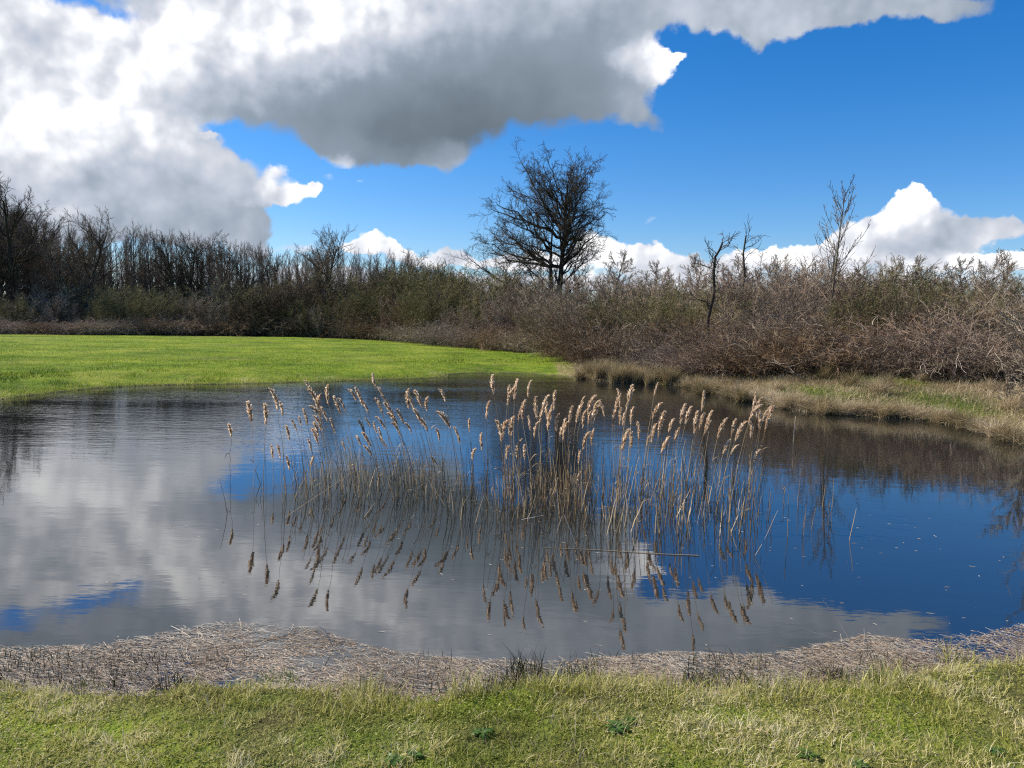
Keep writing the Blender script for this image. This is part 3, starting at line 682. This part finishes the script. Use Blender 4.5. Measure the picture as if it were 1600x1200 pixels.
# pale fringe of the far meadow shore
n = 110000
x = rng.uniform(-16, 6, n); y = rng.uniform(9, 23, n); s0 = sdf(x, y); k = (s0 > -.08)&(s0 < .45)&((x < 3)) & (rng.random(n) < .9); x, y, s0 = x[k], y[k], s0[k]
stuff('meadow_shore_grass', blades(np.stack([x, y], -1), np.maximum(height(x, y), -.01), rng.uniform(.02, .12, len(x))*(.4+1.3*vnoise(x, y, 1.8, 79, 3)), rng.uniform(.004, .009, len(x)), np.clip(1.3*vnoise(x, y, 1.2, 78, 3)-.15+rng.normal(0, .18, len(x)), 0, 1), .85), M_grass, 'paler ragged grass along the far meadow shore', 'grass')
# dry bank on the scrub side
n = 240000
x = rng.uniform(2.0, 19, n); y = rng.uniform(8, 26, n); s0 = sdf(x, y); k = (s0 > -.12)&(s0 < 7.5*rng.random(n)**.7)&(x < y*.80+1.5); x, y, s0 = x[k], y[k], s0[k]
pz = np.zeros_like(x)
for (px, py, rx, ry) in [(1345,598,50,10),(1270,604,22,7),(1225,600,18,6),(1480,622,70,12),(1030,577,16,6),(1560,648,40,9),(1130,607,40,6),(1405,602,30,7),(1330,632,90,9)]:
    gx, gy = ground(px, py, .35); r0 = rx/1202*gy; pz = np.maximum(pz, np.exp(-(((x-gx)/r0)**2+((y-gy)/(ry/1202*gy*gy/1.4))**2)))
isg = rng.random(len(x)) < np.clip(pz*.8+.35*(vnoise(x, y, .9, 83)-.42), 0, .9); tf = vnoise(x, y, 1.1, 81, 3)
def bank(k, h0, h1, tone, m, name, label, lean=1.15, droop=.5):
    xx, yy = x[k], y[k]
    stuff(name, blades(np.stack([xx, yy], -1), np.maximum(height(xx, yy), -.01), rng.uniform(h0, h1, len(xx))*(.5+tf[k]), .0055+yy*.00022+0*xx, tone(len(xx), tf[k]), lean, segs=4, droop=droop, lean_dir=np.array([-.3, -.7])), m, label, 'grass')
bank(~isg, .07, .24, lambda n, t: np.clip(.15+.75*t+rng.normal(0, .2, n), 0, 1), M_straw, 'dry_bank_grass', 'matted straw coloured grass on the bank below the brambles')
bank(isg, .05, .15, lambda n, t: np.clip(rng.uniform(0, 1, n), 0, 1), M_green, 'green_bank_grass', 'fresh green grass patches on the scrub side bank', .8, .2)
# tussocks
TM = []
for i in range(5):
    n = 520; az = rng.uniform(0, 6.28, n); rr = .13*np.sqrt(rng.random(n)); xy = np.stack([rr*np.cos(az), rr*np.sin(az)], -1)
    P = blades(xy, np.zeros(n)-.02, rng.uniform(.28, .62, n), rng.uniform(.005, .010, n), np.clip(rng.normal(.45+.08*i, .22, n), 0, 1), .95 if i != 2 else .5, segs=5, droop=.45 if i != 2 else .05, lean_dir=None)
    TM.append(mesh('sedge_tussock', P[0], None, P[1], P[2], [M_tuss, M_straw, M_tuss, M_tuss, M_straw][i], smooth=False))
def tussock(px, py, h, i, label, group, z=.03, yoff=0):
    gx, gy = ground(px, py, z); gy += yoff; o = obj('sedge_tussock', TM[i]); o.location = (gx, gy, hz(gx, gy)[0] if sdf(one(gx), one(gy))[0] > 0 else -.02)
    s0 = h/.5; o.scale = (s0*rnd.uniform(.9, 1.3), s0*rnd.uniform(.9, 1.3), s0); o.rotation_euler = (0, 0, rnd.uniform(0, 6.28)); return tag(o, label, 'tussock', group)
for j, px in enumerate(np.linspace(908, 1058, 15)):
    yb = np.interp(px, [905, 960, 1060], [591, 597, 604]); tussock(px, yb-rnd.uniform(0, 5), rnd.uniform(.4, .62), rnd.choice([2, 0, 2]), 'upright brown sedge clump at the far corner where meadow meets scrub', 'brown sedge clumps at the far corner', yoff=rnd.uniform(0, .5))
for px in range(1075, 1600, 13):
    yb = np.interp(px, [p[0] for p in far_px], [p[1] for p in far_px]); g_ = 'beyond the reeds' if px < 1240 else 'below the young tree' if px < 1400 else 'towards the right border'
    tussock(px+rnd.uniform(-5, 5), yb-rnd.uniform(0, 3), rnd.uniform(.26, .42), rnd.choice([0, 1, 3, 4]), 'drooping straw tussock hanging over the waterline '+g_, 'waterline tussocks '+g_, yoff=rnd.uniform(.0, .35))
for px, py in [(1090, 583), (1100, 590), (1190, 600), (1215, 595), (1290, 590), (1385, 603), (1372, 608), (1460, 595), (1510, 603), (1545, 612), (1580, 630), (1440, 600), (1240, 610), (1330, 600), (1570, 600), (1160, 600)]:
    g_ = 'beyond the reeds' if px < 1240 else 'below the young tree' if px < 1400 else 'towards the right border'
    tussock(px, py+10, rnd.uniform(.3, .5), rnd.choice([0, 3, 1, 4]), 'tuft of long dry grass up on the bank '+g_, 'bank tufts '+g_, z=.25)

# ------------------------------------------------------------------ litter along the near shore
lit_out = [(-60,1020),(0,1012),(150,1008),(230,995),(290,980),(350,972),(430,975),(500,984),(560,1005),(620,1018),(700,1028),(850,1034),(950,1026),(1050,1018),(1150,1022),(1230,1018),(1290,1005),(1350,992),(1440,1000),(1520,990),(1600,976),(1680,970)]
lit_poly = [ground(*p) for p in lit_out]+[ground(1690, 1010)]+near_w+[ground(-60, 1085)]
n = 300000
x, y = sample(n, -4.2, 4.6, 2.5, 5.2, lambda x, y: (poly_in(x, y, lit_poly))|((sdf(x, y) > -.1)&(sdf(x, y) < .06)))
s0 = -sdf(x, y); clump = vnoise(x, y, 3.2, 91, 3); k = rng.random(len(x)) < np.clip((1.2-s0*1.15)*np.clip((clump-.28)*3.2, .12, 1), .02, 1)
x, y = x[k], y[k]; n = len(x)
def straws(x, y, l0, l1, r0, r1, zlo, zhi, tilt, tone):
    n = len(x); az = np.where(rng.random(n) < .6, rng.normal(0, .45, n), rng.uniform(-1.6, 1.6, n)); l = rng.uniform(l0, l1, n)*rng.uniform(.4, 1, n)
    d = np.stack([np.cos(az), np.sin(az), rng.normal(0, tilt, n)], -1); c = np.stack([x, y, rng.uniform(zlo, zhi, n)], -1)
    bend = np.stack([-np.sin(az), np.cos(az), 0*az], -1)*(rng.normal(0, .1, n)*l)[:, None]
    P = np.stack([c-d*l[:, None]/2, c+bend, c+d*l[:, None]/2], 1); return tubes(P, rng.uniform(r0, r1, n)[:, None]*np.array([.8, 1, .5])[None], tone)
stuff('reed_litter', straws(x, y, .012, .11, .0003, .0010, -.0005, .007, .05, np.clip(-.1+1.15*vnoise(x, y, 1.7, 92)+rng.normal(0, .26, n), 0, 1)), M_litter,
      'mat of broken reed straw floating along the near shore', 'litter')
x, y = sample(3000, -4.2, 4.6, 2.6, 5.0, lambda x, y: poly_in(x, y, lit_poly)&(vnoise(x, y, 1.3, 96, 3) > .45))
stuff('long_reed_straw', straws(x, y, .12, .38, .0007, .0015, .001, .005, .008, rng.uniform(.05, .9, len(x))), M_litter, 'longer dead reed stems lying across the straw mat', 'litter')
# fine brown debris film between the straws
n = 220000
x, y = sample(n, -4.2, 4.6, 2.5, 5.0, lambda x, y: poly_in(x, y, lit_poly)); s0 = -sdf(x, y); cl = vnoise(x, y, 4, 93, 4); k = rng.random(len(x)) < np.clip((1.15-s0*1.5), 0, 1)*np.clip((cl-.3)*4, .12, 1); x, y = x[k], y[k]; n = len(x)
az = rng.uniform(0, 3.14, n); l = rng.uniform(.003, .010, n); d = np.stack([np.cos(az), np.sin(az), 0*az], -1)
P = np.stack([x, y, rng.uniform(.0008, .0022, n)], -1)[:, None]+d[:, None]*l[:, None, None]*np.array([-1, 0, 1.])[None, :, None]
stuff('leaf_debris', ribbons(P, l[:, None]*np.array([.2, .5, .2])[None], rng.uniform(.1, .62, n), np.stack([-d[:, 1], d[:, 0], d[:, 2]], -1)), M_litter, 'small brown debris flakes floating between the straw', 'litter')
x, y = sample(260, -3, 5, 3.2, 7, lambda x, y: sdf(x, y) < -.2)
stuff('floating_specks', straws(x, y, .01, .05, .0008, .0016, .001, .002, 0, rng.uniform(.6, 1, len(x))), M_litter, 'pale specks and straws drifting on the open water', 'litter')
# dark rush sprouts
def in_band(n, lo, hi, dens):
    px = rng.uniform(-20, 1620, n); py = rng.uniform(lo, hi, n); g = np.array([ground(a, b) for a, b in zip(px, py)]); x, y = g[:, 0], g[:, 1]
    k = (sdf(x, y) < .05)&(vnoise(x, y, 2.6, dens, 3) > rng.uniform(.42, .66, n)); return x[k], y[k]
x, y = in_band(3600, 1025, 1095, 95)
stuff('rush_sprouts', blades(np.stack([x, y], -1), 0*x-.005, rng.uniform(.02, .085, len(x)), rng.uniform(.002, .004, len(x)), rng.random(len(x)), .45), M_rush, 'short dark rush sprouts poking through the litter', 'sprouts')
for px, py, h, m_, lab in [(130, 1075, .05, M_green, 'small bright green water plant in the litter near the left border'), (270, 1078, .12, M_rush, 'dark spiky rush tuft at the bank edge in the left third'),
   (435, 1062, .07, M_green, 'flat green sprig between the left rush tufts'), (545, 1085, .13, M_grass, 'green grass tuft by the bend of the near shore'), (590, 1100, .14, M_grass, 'leafy tuft at the inner bend of the near shore'),
   (730, 1092, .15, M_grass, 'bushy green tussock at the middle of the near shore'), (790, 1070, .12, M_rush, 'dark rush tuft beside the bushy middle tussock'), (822, 1052, .16, M_rush, 'tallest dark rush tuft at the middle of the near shore'),
   (905, 1060, .13, M_rush, 'dark rush tuft right of the tallest one'), (1090, 1068, .12, M_rush, 'dark rush patch at the right of the shore middle'), (1170, 1075, .12, M_rush, 'dark rush patch fringing the bright turf'),
   (1290, 1058, .10, M_rush, 'brownish rush tuft half sunk in the litter'), (1500, 1040, .16, M_grass, 'grass tuft standing highest on the right end of the near bank'), (1385, 1078, .13, M_grass, 'dry-tipped grass tuft on the right near bank')]:
    gx, gy = ground(px, py); n = 90; az = rng.uniform(0, 6.28, n); rr = .07*np.sqrt(rng.random(n))
    v, f, t = blades(np.stack([rr*np.cos(az)*1.5, rr*np.sin(az)], -1), np.zeros(n)-.01, rng.uniform(.5, 1, n)*h, rng.uniform(.002, .0045, n), rng.random(n), .6)
    o = obj('grass_tuft', mesh('grass_tuft', v, None, f, t, m_, smooth=False), None, (gx, gy, max(hz(gx, gy)[0], -.005))); tag(o, lab, 'grass tuft')
# broad-leaved weeds
def rosette(px, py, r, lab, n=26):
    gx, gy = ground(px, py, MZ); az = np.arange(n)*2.4+rng.uniform(-.2, .2, n); l = r*rng.uniform(.55, 1, n); el = rng.uniform(.25, .8, n)
    t = np.linspace(0, 1, 6)[None]; hor = l[:, None]*t*np.cos(el*.6)[:, None]; zz = l[:, None]*(t*np.sin(el)[:, None]-.55*t**2)+.01
    P = np.stack([np.cos(az)[:, None]*hor, np.sin(az)[:, None]*hor, zz], -1); W = l[:, None]*np.array([.03, .06, .10, .11, .07, .01])[None]
    v, f, tt = ribbons(P, W, rng.random(n), np.stack([-np.sin(az), np.cos(az), rng.normal(0, .3, n)], -1))
    o = obj('leafy_weed', mesh('leafy_weed', v, None, f, tt, M_leafy, smooth=False), None, (gx, gy, hz(gx, gy)[0])); tag(o, lab, 'weed')
for q in [(618, 1150, .055, 'broad-leaved dark green weed in the turf left of centre'), (650, 1142, .04, 'small dark weed touching the larger one left of centre'), (1265, 1145, .06, 'dark green leafy weed in the turf at right'), (1345, 1160, .05, 'leafy weed just right of the largest dark weed'),
          (965, 1105, .07, 'green weed at the top edge of the turf near the centre'), (985, 1092, .05, 'bluish green seedling at the water edge near the centre'), (1560, 1140, .05, 'leafy weed near the right border of the turf'),
          (755, 1110, .06, 'small leafy weed below the bushy middle tussock')]: rosette(*q)

# ------------------------------------------------------------------ reeds
PL = []
def make_plume(seed):
    g = np.random.default_rng(seed); n = 150; L = .17; cv = g.uniform(.05, .42)
    def ax(t): return np.stack([cv*L*t**2*.9, 0*t, L*(t-.22*cv*t**2)], -1)
    t0 = g.random(n)**.9*.96; env = np.sin(np.pi*np.clip(t0*.82+.13, 0, 1))**.8
    az = g.uniform(0, 6.28, n); out_ = np.stack([np.cos(az)+.55*cv, np.sin(az), 0*az], -1); l = .050*env*g.uniform(.45, 1.2, n)+.006
    P0 = ax(t0); tt = np.linspace(0, 1, 4)
    P = P0[:, None]+out_[:, None]*(l[:, None]*.34*tt[None]**.8)[..., None]+np.array([.25*cv, 0, 1.])[None, None]*(l[:, None]*(tt[None]*.95-.35*tt[None]**2))[..., None]
    a = ribbons(P, (.0022+.0028*g.random(n))[:, None]*np.array([.6, 1, .9, .3])[None], g.random(n))
    st = ax(np.linspace(0, 1, 6)); b = tubes(st[None], np.full((1, 6), .0018), np.array([.3])); 
    v, f, t = join([a, b]); return mesh('seed_head', v, None, f, t, M_plume, smooth=False)
PL = [make_plume(600+i) for i in range(12)]
def stem_mesh(bx, by, tip, z0=-.12, r=.0032, kink=0., name='stem', tone=None):
    """from the pond bed at (bx,by) to tip; origin at the base on the water"""
    b = Vector((bx, by, 0)); T_ = Vector(tip)-b; n = 9; t = np.linspace(0, 1, n)
    lean = T_.xy; P = np.zeros((n+1, 3)); P[0] = (0, 0, z0)
    for i, q in enumerate(t):
        c = q**1.5; P[i+1] = (lean.x*c, lean.y*c, T_.z*q)
    P[1:-1, :2] += rng.normal(0, .004, (n-1, 2))
    return P, tubes(P[None], np.linspace(1, .45, n+1)[None]*r, one(rng.random() if tone is None else tone), 4)
Z4 = [(240,195),(140,310),(320,210),(370,125),(405,195),(430,320),(470,285),(497,270),(545,385),(548,480),(540,75),(560,110),(580,160),(600,220),(525,230),(575,330),(350,420),(390,420),(430,480),(625,220),(630,110),(690,165),(720,170),(665,280),(775,120),(805,120),(838,190),(815,285),(855,270),(880,300),(910,330),(935,370),(800,360),(850,345),(855,415),(875,50),(920,110),(945,150),(965,190),(910,170),(918,260),(1000,290),(1020,230),(1065,295),(1045,135),(1070,150),(1120,130),(1145,170),(1115,225),(1150,270),(1215,330),(1245,125),(1262,230),(1375,285),(1320,325),(1390,430),(1435,360),(1465,190),(1495,60),(1540,290),(1580,110),(1590,270),(1570,420),(1200,470),(725,400),(590,200),(595,260),(575,120),(585,300),(985,240)]
Z5 = [(45,110),(80,80),(145,85),(110,190),(60,280),(10,290),(190,175),(210,230),(225,160),(245,200),(265,215),(285,140),(300,260),(335,280),(318,315),(365,220),(360,335),(180,300),(160,270),(90,390),(135,420),(35,420),(410,200),(432,165),(465,160),(495,180),(480,215),(462,240),(437,240),(440,350),(410,450),(485,340),(550,190),(605,155),(635,130),(678,110),(590,220),(630,230),(645,250),(690,225),(650,340),(697,340),(735,305),(775,370),(815,95),(810,195),(845,245),(835,290),(860,370),(800,310),(890,280),(955,210),(985,220),(920,330),(1070,145),(1025,250),(1055,255),(1090,240),(1080,290),(1155,275),(1220,285),(1255,290),(1175,385),(1215,410),(1335,150),(1345,170),(1320,200),(1385,210),(1370,240),(1410,215),(1400,250),(1330,300),(1330,440),(410,560),(330,300),(100,210),(670,130),(500,210),(250,240),(1350,200)]
TIPS = [(320+.3*a, 570+.3*b) for a, b in Z4]+[(780+.3*a, 570+.3*b) for a, b in Z5]
def lean_at(px): return np.interp(px, [360, 400, 480, 600, 700, 800, 900, 1050, 1200], [.06, -.02, -.13, -.20, -.12, -.03, -.02, .06, .12])
def reed_zone(px):
    return ('in the sparse left edge of the clump' if px < 470 else 'in the dense left-leaning bunch' if px < 560 else 'between the left bunches' if px < 650 else 'in the open left centre of the clump' if px < 770 else
            'in the thick centre of the clump' if px < 930 else 'just right of the clump centre' if px < 1060 else 'towards the right end of the clump' if px < 1150 else 'in the tall bunch closing the right end')
SPECIAL = {0: 'lone plumed reed second from the left, bending gently, clear of the rest', 1: 'leftmost plumed reed standing alone in the pond', 3: 'tall plumed reed at the left with its head nodding left',
           35: 'plumed reed reaching farthest up in the left centre, tip against the meadow shore', 58: 'tall solitary plumed reed just left of the lone tree reflection', 10: 'tallest plume of the dense left-leaning bunch'}
def reed(i, px, py):
    by = rng.uniform(742, 785) if px < 700 else rng.uniform(752, 800) if px < 930 else rng.uniform(752, 812)
    if py > 690: by += 12
    D = ground(800, by)[1]; tp = at(px, py, D); h = tp.z
    ln = lean_at(px)*h*1.25+rng.normal(0, .035)*h
    bx = tp.x-ln; bY = D+rng.normal(0, .05)
    plen = rng.uniform(.85, 1.35)*min(1, .5+h*.6)
    dirx = 1 if (px > 720)*(rnd.random() < .8) or rnd.random() < .12 else -1
    # stem ends under the plume
    t = Vector((ln, tp.y-bY, tp.z)); ax_d = t.normalized(); st_end = Vector((tp.x, tp.y, tp.z))-ax_d*(.155*plen)
    root = empty('reed', (bx, bY, 0)); lab = SPECIAL.get(i); z = reed_zone(px)
    lv = 'tall' if py < 640 else 'mid-height' if py < 680 else 'low'
    tag(root, lab or 'dry %s reed with beige plume %s' % (lv, z), 'reed', None if lab else 'plumed %s reeds %s' % (lv, z))
    P, (v, f, tt) = stem_mesh(bx, bY, st_end, r=rng.uniform(.0026, .0038)); obj('stem', mesh('stem', v, None, f, tt, M_reed), root)
    end = Vector(P[-1]); ph = obj('seed_head', PL[rng.integers(12)], root, end)
    q = Vector(P[-1]-P[-2]).normalized().to_track_quat('Z', 'X'); ph.rotation_mode = 'QUATERNION'
    from mathutils import Quaternion
    ph.rotation_quaternion = q @ Quaternion((0, 0, 1), (0 if dirx > 0 else math.pi)-q.to_euler().z+rnd.uniform(-.5, .5)); ph.scale = (plen*rnd.uniform(.8, 1.35), plen*rnd.uniform(.8, 1.35), plen)
    for _ in range(rnd.choice((0, 1, 1, 2))):
        k = rng.integers(3, 8); p0 = P[k]; s = rnd.choice((-1, 1)); L = rng.uniform(.06, .2); tq = np.linspace(0, 1, 5)
        Q = p0[None]+np.stack([s*L*tq*.5, rng.normal(0, .2)*L*tq, L*(.7*tq-1.1*tq**2*rng.uniform(.2, 1.2))], -1)
        v, f, t2 = ribbons(Q[None], np.array([[.002, .0045, .004, .003, .0008]]), one(rng.random())); obj('leaf', mesh('leaf', v, None, f, t2, M_reed, smooth=False), root)
for i, (px, py) in enumerate(TIPS): reed(i, px, py)
# bare and broken stalks: counted ones, then the crowd of stubble between them
def stalk_geo(px, by, h, ln):
    gx, gy = ground(px, by); n = 7; t = np.linspace(0, 1, n); P = np.zeros((n, 3)); P[:, 0] = ln*h*t**1.3; P[:, 1] = rng.normal(0, .06)*h*t; P[:, 2] = -.1+(h+.1)*t
    P[1:-1, :2] += rng.normal(0, .003, (n-2, 2))
    if rnd.random() < .22: P[-1] = P[-3]+np.array([rnd.choice((-1, 1))*rng.uniform(.03, .1), 0, rng.uniform(-.06, .03)]); P[-2] = P[-3]+(P[-1]-P[-3])*.5+np.array([0, 0, .01])
    return gx, gy, P
CX = [(430,5),(500,22),(560,28),(640,34),(700,22),(750,22),(800,34),(850,50),(905,46),(960,40),(1010,38),(1060,38),(1110,34),(1160,30)]
def pick_px():
    c, wgt = rnd.choices(CX, [q[1] for q in CX])[0]; return rnd.gauss(c, 19)
def base_y(px): return rnd.uniform(742, 785) if px < 700 else rnd.uniform(748, 818) if px < 930 else rnd.uniform(750, 838) if px < 1210 else rnd.uniform(765, 850)
for i in range(145):
    px = pick_px() if i < 128 else rnd.uniform(1195, 1340); by = base_y(px); h = rnd.uniform(.28, .62) if i < 128 else rnd.uniform(.15, .5)
    gx, gy, P = stalk_geo(px, by, h, lean_at(px)+rnd.gauss(0, .09)); v, f, t = tubes(P[None], np.linspace(1, .6, 7)[None]*rng.uniform(.0024, .0036), one(rng.random()), 4)
    z = reed_zone(px) if px < 1200 else 'scattered in the blue water right of the clump'
    o = obj('bare_reed_stalk', mesh('bare_reed_stalk', v, None, f, t, M_reed), None, (gx, gy, 0)); tag(o, 'bare broken reed stalk without plume '+z, 'reed stalk', 'bare stalks '+z)
parts = []
for i in range(560):
    px = pick_px(); by = base_y(px); gx, gy, P = stalk_geo(px, by, rnd.uniform(.12, .5), lean_at(px)*.8+rnd.gauss(0, .10)); P = P+np.array([gx, gy, 0])
    parts.append(tubes(P[None], np.linspace(1, .5, 7)[None]*rng.uniform(.0018, .003), one(rng.random()), 3))
for i in range(300):     # leaf scraps hanging between the stems
    px = pick_px(); by = base_y(px); gx, gy, P = stalk_geo(px, by, rnd.uniform(.12, .42), rnd.gauss(0, .25)); P = P+np.array([gx, gy, 0])
    parts.append(ribbons(P[None], np.array([[.002, .003, .004, .004, .003, .002, .0006]]), one(rng.uniform(.4, 1))))
stuff('reed_stubble', parts, M_reed, 'crowd of short dead stems and leaf scraps at the foot of the reeds', 'reed stubble')
# singled-out broken stalks and floating pieces: (points as photo columns/rows with height above water), label
def bent(name, pts, r, m, lab, cat):
    W = []
    for px, py, z in pts:
        if z <= .02: g_ = ground(px, py, z); W.append((g_[0], g_[1], z)); Dl = g_[1]
        else: q = at(px, py, Dl+z*0); W.append(tuple(q))
    W = np.array(W); o0 = W[0].copy(); t = np.linspace(0, len(W)-1, 4*(len(W)-1)+1); P = np.stack([np.interp(t, np.arange(len(W)), W[:, k]) for k in range(3)], -1)-o0
    v, f, tt = tubes(P[None], np.linspace(1, .45, len(P))[None]*r, one(.7), 5); o = obj(name, mesh(name, v, None, f, tt, m), None, tuple(o0)); tag(o, lab, cat)
bent('floating_reed', [(1092, 868, .004), (1040, 866, .004), (930, 859, .003), (850, 856, .002)], .0032, M_reed, 'long pale reed floating flat in front of the clump, greenish end at right', 'floating reed')
bent('bent_stalk', [(355, 803, 0), (351, 780, .1), (343, 748, .3)], .003, M_reed, 'small bent stalk farthest left with a pale folded tip', 'reed stalk')
bent('bent_stalk', [(407, 757, 0), (399, 735, .1), (404, 721, .3)], .004, M_reed, 'short kinked dark stalk between the two lone left reeds and the clump', 'reed stalk')
bent('bent_stalk', [(446, 808, .01), (500, 772, .1), (552, 738, .3)], .0026, M_reed, 'slanting pale stalk leaning across the left stems', 'reed stalk')
bent('bent_stalk', [(570, 808, .01), (578, 796, .1), (586, 785, .2)], .004, M_straw, 'yellowish leaf stub sticking up at the foot of the left centre', 'reed stalk')
bent('bent_stalk', [(655, 826, .01), (653, 812, .1), (647, 805, .15), (643, 810, .15)], .0035, M_cane_dead, 'white curled stalk hooked above the water left of the centre', 'reed stalk')
bent('bent_stalk', [(1328, 1000, .01), (1310, 968, .1), (1286, 938, .15)], .0025, M_cane_dead, 'straight pale straw leaning up out of the right near shore litter', 'straw')
bent('bent_stalk', [(1345, 1022, .01), (1310, 1000, .05), (1258, 984, .05)], .0022, M_cane_dead, 'arched pale straw lying over the litter left of the leaning one', 'straw')
bent('bent_stalk', [(1350, 1006, .01), (1351, 992, .1), (1350, 982, .1)], .0022, M_cane_dead, 'short upright straw stub at the right near shore', 'straw')
bent('bent_stalk', [(1180, 868, .01), (1194, 845, .1), (1215, 798, .15)], .003, M_cane_dead, 'slanting white straw standing right of the clump foot', 'reed stalk')
bent('bent_stalk', [(520, 1010, .01), (508, 985, .05), (497, 978, .05), (480, 985, .05), (450, 1000, .02)], .0022, M_cane_dead, 'arched pale straw at the tip of the left litter spit', 'straw')
bent('bent_stalk', [(1240, 690, 0), (1243, 650, .2), (1238, 700, .2)], .003, M_cane_dead, 'folded white leaf blade right of the tall end bunch', 'reed stalk')
bent('bent_stalk', [(815, 812, .005), (850, 805, .04), (838, 795, .04)], .003, M_cane_dead, 'pale bent straw low before the centre of the clump', 'straw')
bent('bent_stalk', [(900, 850, .01), (880, 800, .12), (870, 832, .1)], .003, M_cane_dead, 'broken folded reed leaf in front of the thick centre', 'reed stalk')
